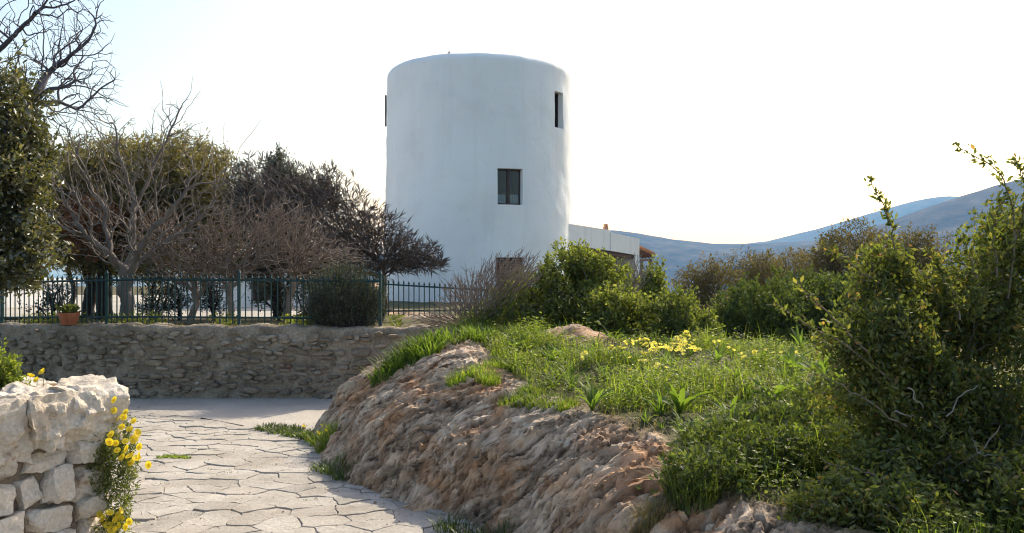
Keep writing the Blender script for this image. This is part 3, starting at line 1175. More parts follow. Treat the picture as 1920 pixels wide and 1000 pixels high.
m = MB()
L_ = 4.2
m.hexa([wpt(.09, .05, -.05), wpt(L_, .05, -.05), wpt(L_, .52, -.05), wpt(.09, .52, -.05), wpt(.09, .05, .96), wpt(L_, .05, .96), wpt(L_, .52, .95), wpt(.09, .52, .95)])
o = m.build('mortar', MT['palemortar'], pwall, origin=po)
wr = random.Random(21)
ang = math.atan2(-dw[1], -dw[0])
s = 0.045
k = 0
while s < L_:                                   # coping blocks
    w = wr.uniform(.22, .40)
    hh = wr.uniform(.25, .33)
    V, F = block((w + .03, .36, hh), 3.1 + k, 21, 0.13, 11)
    o = obj('coping_stone', V, F, MT['palestone'], pwall, smooth=True)
    o.data.set_sharp_from_angle(angle=R(26))
    c = wpt(s + w / 2, .13, 1.0 - hh / 2 + wr.uniform(-.03, .02))
    o.location = c - po
    o.rotation_euler = (wr.gauss(0, .05), wr.gauss(0, .06), ang + wr.gauss(0, .09))
    if s < 2.2:
        V, F = block((w * 1.04, .34, .20), 13.1 + k, 17, 0.10, 9)
        o = obj('coping_stone', V, F, MT['palestone'], pwall, smooth=True)
        o.data.set_sharp_from_angle(angle=R(26))
        o.location = wpt(s + w / 2 + .04, .43, .885 + wr.uniform(-.01, .02)) - po
        o.rotation_euler = (wr.gauss(0, .04), wr.gauss(0, .04), ang + wr.gauss(0, .08))
    s += w
    k += 1
z = 0.0
row = 0
while z < .74:                                  # face stones below the coping
    h = wr.uniform(.10, .18)
    if z + h > .74:
        h = .76 - z
        if h < .06:
            break
    s = wr.uniform(.04, .08)
    while s < L_ - .1:
        w = wr.uniform(.10, .25)
        V, F = block((w - .012, .20, h - .008), 31 + k, 11, 0.09, 13)
        o = obj('stone', V, F, MT['palestone'], pwall, smooth=True)
        o.data.set_sharp_from_angle(angle=R(26))
        o.location = wpt(s + w / 2, .09 + wr.uniform(-.025, .035), z + h / 2 + wr.gauss(0, .008)) - po
        o.rotation_euler = (wr.gauss(0, .05), wr.gauss(0, .12), ang + wr.gauss(0, .10))
        s += w + wr.uniform(0, .02)
        k += 1
    z += h
    row += 1
for z in (.10, .28, .46, .62):                  # the end of the wall
    for t in (.14, .36):
        V, F = block((.22, .20, .17), 131 + k, 11, 0.09, 13)
        o = obj('stone', V, F, MT['palestone'], pwall, smooth=True)
        o.data.set_sharp_from_angle(angle=R(26))
        o.location = wpt(.13 + wr.uniform(-.02, .02), t + .06, z) - po
        o.rotation_euler = (wr.gauss(0, .05), wr.gauss(0, .05), ang + math.pi / 2 + wr.gauss(0, .1))
        k += 1

# ================================================================== ROUND TOWER
TY = 30.0
TX = (899.5 - 960) / FPX * TY
TR = 3.34
TZ0 = 0.2
TOP = CAM_H + (500 - 97) / FPX * (TY - TR * .93)
tower = thing('round_tower', (TX, TY, TZ0), 'tall round whitewashed tower with small dark windows', 'tower')


def rad(z):
    t = (z - TZ0) / (TOP - TZ0)
    return TR * (1.0 - 0.038 * t + 0.006 * np.sin(t * 5 + 1))


def tsurf(th, z, inset=0.0):
    """theta 0 faces the camera, positive to the right"""
    th = np.asarray(th, float)
    z = np.asarray(z, float)
    r = rad(z)
    k = 0.26
    over = np.clip((z - (TOP - k)) / k, 0, 1)
    r = r - k * (1 - np.sqrt(np.clip(1 - over ** 2, 0, 1)))
    q = np.stack([np.sin(th) * 2.2, np.cos(th) * 2.2, z * .55], -1)
    r = r + 0.034 * fbm(q * .8, 2) + 0.016 * fbm(q * 2.6, 3)
    top_un = np.where(over > 0, 0.02 * pnoise(np.stack([np.sin(th) * 5, np.cos(th) * 5, th * 0], -1)), 0)
    r = r - inset
    return np.stack([r * np.sin(th), -r * np.cos(th), z - TZ0 + top_un], -1)


def thit(px, py):
    """pixel -> (theta, z) on the tower's near side"""
    dx, dy = (px - 960) / FPX, 1.0
    r = TR * .985
    A, B, Cc = dx * dx + 1, -2 * (dx * TX + TY), TX * TX + TY * TY - r * r
    disc = max(B * B - 4 * A * Cc, 0)
    t = (-B - math.sqrt(disc)) / (2 * A)
    X, Y = dx * t, t
    return math.atan2(X - TX, -(Y - TY)), CAM_H - (py - 500) / FPX * t


wins = []
for (x0, y0, x1, y1) in ((933, 316, 980, 384), (1043, 172, 1058.5, 240), (930, 483, 982, 560)):
    a0, zt = thit(x0, (y0))
    a1, _ = thit(x1, y0)
    _, zb = thit((x0 + x1) / 2, y1)
    _, zt = thit((x0 + x1) / 2, y0)
    wins.append((a0, a1, max(zb, .75), zt))
e = math.asin(TR / math.hypot(TX, TY))
tl0 = -math.pi / 2 + math.atan2(-TX, TY) * -1 + 0.11
wins.append((tl0 - .30, tl0 + .0, CAM_H + (500 - 240) / FPX * TY, CAM_H + (500 - 182) / FPX * TY))
ths = np.linspace(-math.pi, math.pi, 181)
zs = np.concatenate([np.linspace(TZ0 - .2, TOP - .26, 70), TOP - .26 + .26 * np.sin(np.linspace(0, math.pi / 2, 10)[1:])])
for (a0, a1, z0, z1) in wins:
    ths = np.concatenate([ths[(np.abs(ths - a0) > .008) & (np.abs(ths - a1) > .008)], [a0, a1]])
    zs = np.concatenate([zs[(np.abs(zs - z0) > .03) & (np.abs(zs - z1) > .03)], [z0, z1]])
ths = np.sort(ths)
zs = np.sort(zs)
TH, ZZ = np.meshgrid(ths, zs, indexing='ij')
V = tsurf(TH, ZZ)
V[-1] = V[0]
i = np.arange(TH.size).reshape(TH.shape)
q = np.stack([i[:-1, :-1], i[1:, :-1], i[1:, 1:], i[:-1, 1:]], -1)
ct = (ths[:-1] + ths[1:]) / 2
cz = (zs[:-1] + zs[1:]) / 2
keep = np.ones((len(ct), len(cz)), bool)
for (a0, a1, z0, z1) in wins:
    keep &= ~(((ct[:, None] > a0) & (ct[:, None] < a1)) & ((cz[None] > z0) & (cz[None] < z1)))
q = q[keep]
Vl = V.reshape(-1, 3)
# roof slab inside the rim
n0 = len(Vl)
topi = i[:, -1]
cap = np.concatenate([Vl, [[0, 0, TOP - TZ0 - .12]]])
capf = np.stack([topi[:-1], topi[1:], np.full(len(topi) - 1, n0)], -1)
obj('wall', cap, [q, capf], MT['plaster'], tower, smooth=True)
RV = 0.34
for wi, (a0, a1, z0, z1) in enumerate(wins):
    am = (a0 + a1) / 2
    zz = np.sort(np.concatenate([[z0, z1], zs[(zs > z0) & (zs < z1)]]))
    aa = np.sort(np.concatenate([[a0, a1], ths[(ths > a0) & (ths < a1)]]))
    mb = MB()

    def strip(th, z):
        o_ = tsurf(th, z)
        i_ = tsurf(th * 1.0, z, RV)
        n = len(th)
        mb.add(list(o_) + list(i_), [(k, k + 1, n + k + 1, n + k) for k in range(n - 1)])
    strip(np.full(len(zz), a0), zz)
    strip(np.full(len(zz), a1), zz)
    strip(aa, np.full(len(aa), z0))
    strip(aa, np.full(len(aa), z1))
    fw = (a1 - a0) * TR
    c = tsurf(np.array(am), np.array((z0 + z1) / 2), 0)
    w_ = obj('window', np.zeros((0, 3)) if False else [(0, 0, 0)], [], None, tower) if False else None
    win = mb.build('window', MT['plaster'], tower)
    # joinery sits in local frame: x along the wall, y inwards
    T = Matrix.Translation((math.sin(am) * (rad(z0) - .22), -math.cos(am) * (rad(z0) - .22), (z0 + z1) / 2 - TZ0)) @ Matrix.Rotation(am, 4, 'Z')
    H = z1 - z0
    jb = MB()
    t_ = .055
    jb.box((-fw / 2 + t_ / 2, 0, 0), (t_, .07, H))
    jb.box((fw / 2 - t_ / 2, 0, 0), (t_, .07, H))
    jb.box((0, 0, H / 2 - t_ / 2), (fw - 2 * t_, .066, t_))
    jb.box((0, 0, -H / 2 + t_ / 2), (fw - 2 * t_, .066, t_))
    jb.box((0, -.004, 0), (.085, .06, H - 2 * t_))
    if wi == 2:
        for k in range(14):
            jb.box((0, -.02, H / 2 - .1 - k * .085), (fw - .1, .03, .07))
    o = jb.build('frame', MT['wood'] if wi == 2 else MT['frame'], win)
    o.matrix_local = T
    if wi != 2:
        for sg in (-1, 1):
            pb = MB().box((sg * fw / 4, .012, 0), (fw / 2 - t_ - .05, .006, H - 2 * t_ - .004))
            o = pb.build('pane', MT['glass'], win)
            o.matrix_local = T
        if wi == 0:
            for sg in (-1, 1):
                n = 22
                cv, cf = [], []
                for k in range(n):
                    x = sg * fw / 4 + (k / (n - 1) - .5) * (fw / 2 - .14)
                    y = .07 + .02 * math.sin(k * 1.4)
                    cv += [(x, y, -H / 2 + .06), (x, y, -H / 2 + H * .30)]
                    if k:
                        cf.append((2 * k - 2, 2 * k, 2 * k + 1, 2 * k - 1))
                o = obj('curtain', cv, cf, MT['curtain'], win, smooth=True)
                o.matrix_local = T
        rb = MB()
        b = [(-fw / 2, .04, -H / 2), (fw / 2, .04, -H / 2), (fw / 2, .9, -H / 2), (-fw / 2, .9, -H / 2)]
        rb.add(b + [(x, y, z + H) for x, y, z in b], [(0, 1, 2, 3), (4, 7, 6, 5), (1, 5, 6, 2), (2, 6, 7, 3), (3, 7, 4, 0)])
        o = rb.build('room', MT['room'], win)
        o.matrix_local = T
    if wi == 3:
        # shutter leaf folded back, seen edge on
        sb = MB().box((0, 0, 0), (.05, .10, H))
        sb.box((.02, 0, 0), (.02, .13, H * .96))
        o = sb.build('shutter', MT['frame'], win)
        a_ = a1 + 0.02
        o.matrix_local = Matrix.Translation((math.sin(a_) * (rad(z0) + .05), -math.cos(a_) * (rad(z0) + .05), (z0 + z1) / 2 - TZ0)) @ Matrix.Rotation(a_ + math.pi / 2, 4, 'Z')
# small lightning-rod stub on the rim
mb = MB().box((-.86, -2.9, TOP - TZ0 - .02), (.06, .06, .14))
mb.build('rim_stub', MT['tile'], tower)

# ------------------------------------------------------------------ low veranda wing beside the tower
P0 = np.array([2.12, 29.0])
P1 = np.array([4.87, 32.75])
dv = (P1 - P0) / np.linalg.norm(P1 - P0)
nv = np.array([dv[1], -dv[0]])                     # outwards (to the right and to the camera)
LV = np.linalg.norm(P1 - P0)
veranda = thing('veranda_wing', (P0[0], P0[1], .3), 'low flat-roofed white wing with brown timber veranda right of the tower', 'house')
vo = np.array([P0[0], P0[1], .3])


def vp(s, t, z):
    p = P0 + dv * s + nv * t
    return (p[0] - vo[0], p[1] - vo[1], z - vo[2])


def vbox(mb, s0, s1, t0, t1, z0, z1, z0b=None, z1b=None):
    z1b = z1 if z1b is None else z1b
    z0b = z0 if z0b is None else z0b
    mb.hexa([vp(s0, t0, z0), vp(s1, t0, z0b), vp(s1, t1, z0b), vp(s0, t1, z0), vp(s0, t0, z1), vp(s1, t0, z1b), vp(s1, t1, z1b), vp(s0, t1, z1)])


def vpart(name, mat, *a):
    mb = MB()
    vbox(mb, *a)
    return mb.build(name, mat, veranda)


SP = 2.45                                           # the parapet steps down here
vpart('parapet', MT['plaster_far'], -1.6, SP, -.24, 0, 2.40, 3.10, 2.17, 2.92)
vpart('parapet', MT['plaster_far'], SP + .002, LV, -.24, .02, 2.168, 2.84, 2.02, 2.67)
vpart('wall', MT['plaster_far'], -1.6, LV - .01, -3.2, -2.2, .3, 2.5)
vpart('end_pier', MT['plaster_far'], LV - .34, LV, -.30, .018, .3, 2.035, .3, 2.015)
vpart('end_wall', MT['plaster_far'], LV - .32, LV - .03, -3.0, -.302, .3, 2.45)
vpart('roof', MT['plaster_far'], -1.6, LV - .02, -3.0, -.243, 2.52, 2.66, 2.42, 2.55)
vpart('beam', MT['wood'], -.6, LV - .343, -.21, -.04, 2.17, 2.33, 1.89, 2.03)
for s in (1.25, 3.0):
    vpart('post', MT['wood'], s - .075, s + .075, -.20, -.05, .3, 2.075 - .068 * s)
for s in np.arange(-.2, LV - .5, .55):
    vpart('rafter', MT['wood'], s, s + .07, -2.2, -.245, 2.36 - .05 * s - .10, 2.36 - .05 * s)
mb = MB()
mb.lathe([(.10, 0), (.10, .10), (.085, .12), (.08, .22), (.0, .225)], vp(SP - .12, -.12, 2.92), 14)
mb.build('chimney_pot', MT['tile'], veranda, True)
mb = MB()
mb.lathe([(.42, 0), (.40, .22), (.33, .36), (.2, .44), (.09, .47), (0, .475)], vp(SP - .6, -.9, 2.5), 24)
mb.build('dome', MT['plaster_far'], veranda, True)

# tiled lean-to roof beyond the wing
LY = 33.6
E0, E1 = at(1200, 464, LY), at(1226, 474, LY)
lean = thing('lean_to_roof', (E0[0], LY, .3), 'small tiled lean-to roof on brown posts past the white wing', 'roof')
lo_ = np.array([E0[0], LY, .3])
for k in range(8):
    y0 = LY + k * .36
    z0_, z1_ = E0[2] + .03, E1[2]
    v8 = [(E0[0] - .3, y0, z0_ + .12), (E1[0] + .05, y0, z1_ - .07), (E1[0] + .05, y0 + .33, z1_ - .07), (E0[0] - .3, y0 + .33, z0_ + .12)]
    MB().hexa(v8 + [(x_, y_, z_ + .07) for x_, y_, z_ in v8]).build('roof_tile', MT['tile'], lean, origin=lo_)
for k in range(4):
    y0 = LY + .05 + k * .8
    v8 = [(E0[0] + .01, y0, E0[2] - .22), (E1[0] - .03, y0, E1[2] - .22), (E1[0] - .03, y0 + .09, E1[2] - .22), (E0[0] + .01, y0 + .09, E0[2] - .22)]
    MB().hexa(v8 + [(x_, y_, z_ + .13) for x_, y_, z_ in v8]).build('rafter', MT['wood'], lean, origin=lo_)
for k in range(2):
    MB().box((E1[0] - .12, LY + .2 + k * 2.2, (E1[2] - .23 + .2) / 2), (.11, .11, E1[2] - .23 - .2)).build('post', MT['wood'], lean, origin=lo_)
MB().box((E1[0] - .12, LY + 1.3, E1[2] - .28), (.09, 2.6, .10)).build('beam', MT['wood'], lean, origin=lo_)


# ------------------------------------------------------------------ white outbuildings seen through the garden
def cottage(name, label, p0, p1, depth, z0, z1, wins_):
    p0, p1 = np.array(p0, float), np.array(p1, float)
    d = p1 - p0
    Lc = np.linalg.norm(d)
    d = d / Lc
    n = np.array([d[1], -d[0]])
    t = thing(name, (p0[0], p0[1], z0), label, 'house')
    mid = (p0 + p1) / 2 - n * depth / 2
    a = math.atan2(d[1], d[0])
    MB().box((mid[0] - p0[0], mid[1] - p0[1], (z1 - z0) / 2), (Lc, depth, z1 - z0), a).build('wall', MT['plaster_far'], t)
    MB().box((mid[0] - p0[0], mid[1] - p0[1], z1 - z0 + .06), (Lc + .12, depth + .12, .12), a).build('roof', MT['plaster_far'], t)
    for (s, zb, w, h) in wins_:
        c = p0 + d * s + n * .01 - p0
        MB().box((c[0], c[1], zb + h / 2), (w + .12, .06, h + .12), a).build('window', MT['frame'], t)
        w_ = t.children[-1]
        MB().box((c[0] + n[0] * .035, c[1] + n[1] * .035, zb + h / 2), (w, .02, h), a).build('pane', MT['pane_dark'], w_)
    return t


cottage('white_cottage', 'low white cottage with a small dark window behind the fence pickets', at(392, 0, 21)[:2], at(585, 0, 22.5)[:2], 4, .25, 1.62, [(1.35, .55, .42, .5)])
cottage('white_cottage', 'sunlit cream cottage wall behind the fence at far left', (-12.9, 19.0), (-11.75, 23.0), 4, .25, 1.15, [])

# ================================================================== FENCES
def picket_fence(name, label, s_pts, zb, zt, step, post_every, r=0.0085):
    s_pts = np.array(s_pts, float)
    sg = np.linalg.norm(np.diff(s_pts, axis=0), axis=1)
    cm = np.concatenate([[0], np.cumsum(sg)])
    f = thing(name, (s_pts[0][0], s_pts[0][1], zb[0]), label, 'fence')
    o0 = np.array([s_pts[0][0], s_pts[0][1], zb[0]])

    def pt(s):
        return np.array([np.interp(s, cm, s_pts[:, 0]), np.interp(s, cm, s_pts[:, 1]), np.interp(s, cm, zb)]), np.interp(s, cm, zt) - np.interp(s, cm, zb)
    pm = {}
    n = int(cm[-1] / step)
    for k in range(n + 1):
        p, h = pt(k * step)
        if k % post_every == 0:
            mbx = MB().box((0, 0, h * .5), (.036, .036, h * 1.0)).lathe([(.026, 0), (.026, .015), (.012, .05), (.0, .055)], (0, 0, h), 8)
            mbx.build('post', MT['iron'], f).location = p - o0
            continue
        key = round(h, 2)
        if key not in pm:
            mbx = MB().lathe([(r, .02), (r, h - .06), (r * 2.0, h - .045), (r * .9, h - .02), (0, h)], (0, 0, 0), 6)
            pm[key] = mesh('picket', mbx.V, mbx.F, MT['iron'])
        o = obj('picket', pm[key], None, None, f)
        o.location = p - o0
    for hz in (.10, None):
        pl = []
        for s in np.linspace(0, cm[-1], 40):
            p, h = pt(s)
            pl.append(p + [0, 0, hz if hz else h - .075] - o0)
        pl = np.array(pl)
        V, F = tubes([(pl, np.full(len(pl), .013))], 4)
        obj('rail', V, F, MT['iron'], f)
    return f


fz = lambda Y, y: CAM_H - (y - 500) / FPX * Y
picket_fence('iron_fence', 'dark green iron picket fence standing on the rubble retaining wall',
             [(-1.62, 10.5), (-4.55, 10.5), (-6.65, 11.2), (-9.35, 12.7)], [.86, .88, .83, .72], [fz(10.5, 516), fz(10.5, 513), fz(11.2, 519), fz(12.7, 524)], .079, 22)
picket_fence('iron_fence', 'dark iron picket fence right of the rosemary bush below the tower',
             [(-2.02, 13.4), (-0.85, 13.2), (0.3, 13.0)], [.80, .82, .84], [fz(13.4, 524), fz(13.2, 532), fz(13.0, 540)], .083, 20)

# ================================================================== VEGETATION
def pb(px, py, Y, rx, ry, dep, n):
    """ellipsoid given in pixels at depth Y"""
    return (at(px, py, Y), (rx / FPX * Y, dep, ry / FPX * Y), n)


def bank_hit(px, py):
    Y = np.arange(2.6, 30, 0.01)
    X = (px - 960) / FPX * Y
    Z = CAM_H - (py - 500) / FPX * Y
    h, s = bank_h(X, Y)
    k = np.argmax((Z <= h) & (s > -0.2))
    return np.array([X[k], Y[k], h[k]])


def limbs_to_nodes(limbs, step=0.14, jit=0.02):
    X, par = [], []
    for li, L in enumerate(limbs):
        L = [np.asarray(p, float) for p in L]
        if li == 0:
            X.append(L[0])
            par.append(-1)
            last = 0
        else:
            d = [np.linalg.norm(L[0] - x) for x in X]
            last = int(np.argmin(d))
        for a, b in zip(L[:-1], L[1:]):
            n = max(1, int(np.linalg.norm(b - a) / step))
            for k in range(1, n + 1):
                p = a + (b - a) * k / n + rng.normal(size=3) * jit
                X.append(p)
                par.append(last)
                last = len(X) - 1
    return X, par


def woody(parent, base, limbs, pts, bf, r0, Rt, mat, jit=0.06, sides=5, split=True, names=('trunk', 'branches'), e=2.3, taper=.5, step=.14):
    X, par = limbs_to_nodes(limbs, step)
    X, par = grow(X, par, pts, bf)
    r = radii(par, r0, e)
    r = r0 + (r - r0) * (Rt - r0) / max(r.max() - r0, 1e-6)
    ch = chains(X, par, r, jit, 2, taper)
    thick = [c for c in ch if c[1].max() > Rt * .45]
    thin = [c for c in ch if c[1].max() <= Rt * .45]
    if not split:
        thick, thin = [], ch
    if thick:
        V, F = tubes(thick, 9)
        obj(names[0], V - base, F, mat, parent, smooth=True)
    if thin:
        V, F = tubes(thin, sides)
        obj(names[1], V - base, F, mat, parent, smooth=True)
    kids = np.bincount(par[par >= 0], minlength=len(par))
    tip = np.where(kids == 0)[0]
    return X, par, tip


def foliage(parent, base, T, D, k, ln, L, W, mat, name='foliage', spread=.8, **kw):
    V, F = shoots(T, D, k, ln, L, W, spread, **kw)
    return obj(name, V - base, F, mat, parent)


def bush(name, label, base, specs, nsk, k, ln, L, W, lm, sm, cat='shrub', group=None, spread=.85, up=.5, shell=2.4, gap=None, gs=2.0, Rt=.025, r0=.0022, bf=.5, upl=0.3, jit=.05):
    base = np.asarray(base, float)
    t = thing(name, base, label, cat, group)
    P = blobs(specs, shell, gap, gs)
    sel = P[rng.permutation(len(P))[:nsk]]
    woody(t, base, [[base - [0, 0, .05], base + [0.01, 0, .06]]], sel, bf, r0, Rt, sm, jit, 4, False, names=('stems', 'stems'))
    D = norm(P - base) * .8 + norm(rng.normal(size=P.shape)) * .55 + np.array([0, 0, up])
    foliage(t, base, P, D, k, ln, L, W, lm, 'foliage', spread, up=upl)
    return t


# ------------------------------------------------------------------ bare tree overhead at the top left
Y = 9.6
lim = [[at(-190, 690, Y), at(-170, 480, Y), at(-120, 330, Y)],
       [at(-120, 330, Y), at(-30, 240, Y - .2), at(60, 190, Y - .3), at(140, 150, Y - .3), at(205, 120, Y - .3)],
       [at(-120, 330, Y), at(-60, 160, Y + .2), at(20, 70, Y + .1), at(80, 10, Y), at(115, -60, Y)],
       [at(-30, 240, Y - .2), at(60, 215, Y - .4), at(150, 215, Y - .5), at(235, 250, Y - .5)],
       [at(60, 150, Y), at(130, 110, Y - .1), at(175, 60, Y - .1), at(200, -10, Y)],
       [at(20, 70, Y + .1), at(-60, 10, Y), at(-120, -60, Y)],
       [at(60, 190, Y - .3), at(150, 205, Y + .2), at(215, 150, Y + .2)]]
t = thing('bare_tree', lim[0][0], 'leafless dark tree reaching into the top left corner of the sky', 'tree')
pts = blobs([pb(60, 110, Y, 150, 110, .8, 480), pb(125, 150, Y, 105, 100, .7, 460), pb(40, 10, Y, 170, 80, .7, 300), pb(150, 50, Y, 65, 80, .5, 150), pb(-130, 100, Y, 150, 150, .8, 160)], 1.9, -.35, 1.6)
woody(t, lim[0][0], lim, pts, .30, .0030, .060, MT['twig_blue'], .05, 5)

# ------------------------------------------------------------------ broadleaf evergreen at the left edge
Y = 8.7
b = np.array([at(-150, 500, Y)[0], Y, 0.0])
t = thing('evergreen_oak', b, 'leafy evergreen oak hanging in from the left edge before the fence', 'tree')
lim = [[b, b + [.05, 0, .9], b + [.2, .1, 1.6], b + [.35, 0, 2.4]]]
P = blobs([pb(10, 190, Y, 80, 85, .5, 330), pb(35, 300, Y, 68, 90, .5, 420), pb(20, 420, Y, 75, 90, .5, 420), pb(20, 510, Y, 70, 45, .4, 240), pb(-130, 320, Y, 150, 230, .8, 700), pb(75, 470, Y, 42, 50, .3, 110)], 2.2, -.18, 2.4)
woody(t, b, lim, P[rng.permutation(len(P))[:420]], .35, .0035, .10, MT['darkbark'], .06, 5)
foliage(t, b, P, norm(P - (b + [0.2, 0, 1.9])) * .6 + rng.normal(size=P.shape) * .5, 11, .20, .062, .030, MT['leaf_oak'], 'crown', 1.0, up=.5)

# ------------------------------------------------------------------ olive-brown evergreen with rusty foliage
Y = 15.5
b = np.array([at(165, 0, Y)[0], Y, .55])
t = thing('tamarisk_tree', b, 'broad olive brown evergreen tree with rusty dead foliage behind the bare fig', 'tree')
lim = [[b, b + [.05, 0, .7], at(160, 470, Y), at(180, 400, Y), at(220, 340, Y)],
       [at(130, 610, Y + .3), at(138, 540, Y + .3), at(125, 470, Y), at(120, 400, Y)],
       [at(205, 610, Y - .2), at(190, 540, Y - .2), at(215, 470, Y), at(290, 380, Y), at(350, 330, Y)],
       [at(215, 470, Y), at(250, 420, Y), at(260, 330, Y)], [at(290, 380, Y), at(380, 390, Y), at(410, 340, Y)]]
P = blobs([pb(240, 335, Y, 145, 88, 1.1, 1150), pb(350, 335, Y, 85, 92, 1.0, 850), pb(140, 350, Y, 95, 90, 1.0, 620), pb(300, 420, Y, 160, 75, 1.0, 800), pb(140, 440, Y, 95, 65, .9, 420), pb(300, 490, Y, 190, 40, .9, 520), pb(400, 400, Y, 62, 90, .9, 450)], 2.8, -.42, 1.5)
woody(t, b, lim, P[rng.permutation(len(P))[:500]], .35, .006, .17, MT['darkbark'], .06, 5)
foliage(t, b, P, norm(P - (b + [0, 0, 1.2])) * .7 + rng.normal(size=P.shape) * .5 + [0, 0, .3], 20, .34, .10, .020, MT['leaf_olive'], 'crown', .7)
Pr = blobs([pb(135, 410, Y - 1.0, 60, 45, .4, 110), pb(190, 400, Y - 1.0, 45, 40, .4, 90), pb(180, 460, Y - .9, 60, 28, .4, 60), pb(280, 420, Y - 1.0, 60, 30, .4, 45)], 2.0, -.2, 2.0)
foliage(t, b, Pr, rng.normal(size=Pr.shape), 22, .20, .06, .022, MT['leaf_rust'], 'dead_foliage', .9)

# ------------------------------------------------------------------ bare fig tree behind the fence
Y = 11.6
b = at(238, 606, Y)
b[2] = .78
lim = [[b, at(240, 560, Y), at(238, 520, Y)],
       [at(238, 520, Y), at(205, 475, Y - .2), at(160, 440, Y - .3), at(110, 425, Y - .4), at(75, 370, Y - .5), at(70, 300, Y - .5)],
       [at(160, 440, Y - .3), at(120, 380, Y - .2), at(110, 310, Y - .1), at(90, 250, Y)],
       [at(205, 475, Y - .2), at(195, 400, Y), at(165, 330, Y + .1), at(120, 270, Y + .2)],
       [at(238, 520, Y), at(250, 450, Y + .2), at(255, 380, Y + .3), at(290, 310, Y + .3), at(320, 240, Y + .2), at(355, 200, Y + .1), at(378, 165, Y)],
       [at(255, 380, Y + .3), at(225, 300, Y + .2), at(215, 230, Y + .1)],
       [at(320, 240, Y + .2), at(305, 190, Y + .3), at(296, 150, Y + .3)], [at(330, 230, Y + .2), at(358, 170, Y + .2), at(360, 138, Y + .2)],
       [at(240, 510, Y), at(290, 470, Y + .3), at(350, 430, Y + .4), at(400, 380, Y + .4), at(430, 310, Y + .3), at(465, 260, Y + .3), at(495, 218, Y + .3)],
       [at(430, 310, Y + .3), at(418, 260, Y + .3), at(425, 225, Y + .3)],
       [at(238, 520, Y), at(280, 440, Y - .3), at(340, 370, Y - .3), at(400, 310, Y - .2)]]
t = thing('fig_tree', b, 'leafless grey fig tree with thick forked trunk behind the fence', 'tree')
pts = blobs([pb(230, 330, Y, 170, 115, 1.0, 430), pb(150, 380, Y - .2, 105, 95, .8, 360), pb(330, 260, Y, 75, 95, .6, 120), pb(400, 360, Y, 75, 95, .7, 170), pb(280, 440, Y, 140, 65, .8, 300), pb(150, 240, Y, 85, 65, .6, 130)], 2.0)
woody(t, b, lim, pts, .45, .0038, .092, MT['bark'], .07, 5, e=2.0)

# ------------------------------------------------------------------ brown leafless shrubs in a tangle
for (lab, Y, bx, specs, n) in (
        ('leafless pinkish brown shrub tangled behind the fence, nearest the fig trunk', 12.4, (352, 430), [(350, 475, 105, 62), (300, 435, 75, 65), (420, 430, 70, 75)], 1600),
        ('leafless pinkish brown shrub on a leaning stem behind the fence, middle of three', 12.3, (440, 420), [(460, 465, 105, 70), (510, 430, 75, 75), (410, 500, 90, 40)], 1600),
        ('leafless pinkish brown shrub spreading above the rosemary bush', 12.5, (540, 560), [(560, 480, 90, 55), (620, 485, 75, 42), (545, 425, 75, 65)], 1500)):
    b = at(bx[0], 606, Y)
    b[2] = .76
    t = thing('bare_shrub', b, lab, 'shrub', 'bare shrubs behind the iron fence')
    lim = [[b, at(bx[0] + (bx[1] - bx[0]) * .3, 560, Y), at((bx[0] + bx[1]) / 2, 520, Y)]]
    for k in range(6):
        c = specs[k % len(specs)]
        lim.append([lim[0][-1], at((bx[0] + c[0]) / 2, 500, Y + rng.normal() * .2), at(c[0] + rng.normal() * 30, c[1] + rng.normal() * 15, Y + rng.normal() * .35)])
    pts = blobs([pb(c[0], c[1], Y, c[2], c[3], .55, n // 3) for c in specs], 2.3)
    woody(t, b, lim, pts, .45, .0050, .05, MT['twig_pink'], .11, 4, e=2.2)

# ------------------------------------------------------------------ dark wind-swept tree in front of the tower
Y = 14.2
b = np.array([at(715, 0, Y)[0], Y, .6])
t = thing('windswept_tree', b, 'dark dense leafless tree swept to the right before the tower', 'tree')
lim = [[b, at(717, 560, Y), at(716, 500, Y), at(690, 480, Y)],
       [at(716, 500, Y), at(640, 440, Y), at(570, 390, Y), at(530, 330, Y)], [at(716, 500, Y), at(760, 480, Y), at(825, 505, Y)],
       [at(716, 520, Y), at(650, 500, Y), at(600, 470, Y)], [at(690, 480, Y), at(690, 430, Y), at(660, 380, Y)]]
pts = blobs([pb(560, 400, Y, 90, 85, .8, 720), pb(640, 420, Y, 85, 68, .8, 880), pb(700, 448, Y, 70, 55, .7, 720), pb(765, 480, Y, 55, 30, .5, 600), pb(490, 370, Y, 75, 70, .7, 600), pb(805, 495, Y, 30, 14, .3, 160), pb(620, 360, Y, 45, 45, .5, 280), pb(690, 500, Y, 80, 24, .5, 420), pb(580, 500, Y, 60, 24, .5, 220)], 2.3)
X, par, tip = woody(t, b, lim, pts, .40, .0046, .065, MT['twig_dark'], .07, 4, e=2.3)
dr = norm(X[tip] - X[par[tip]])
V, F = leaves(np.repeat(X[tip], 5, 0), np.repeat(dr, 5, 0) + norm(rng.normal(size=(len(tip) * 5, 3))) * .6 + [0.25, 0, .25], .17, .0060, fold=.1)
obj('twigs', V - b, F, MT['twig_dark'], t)

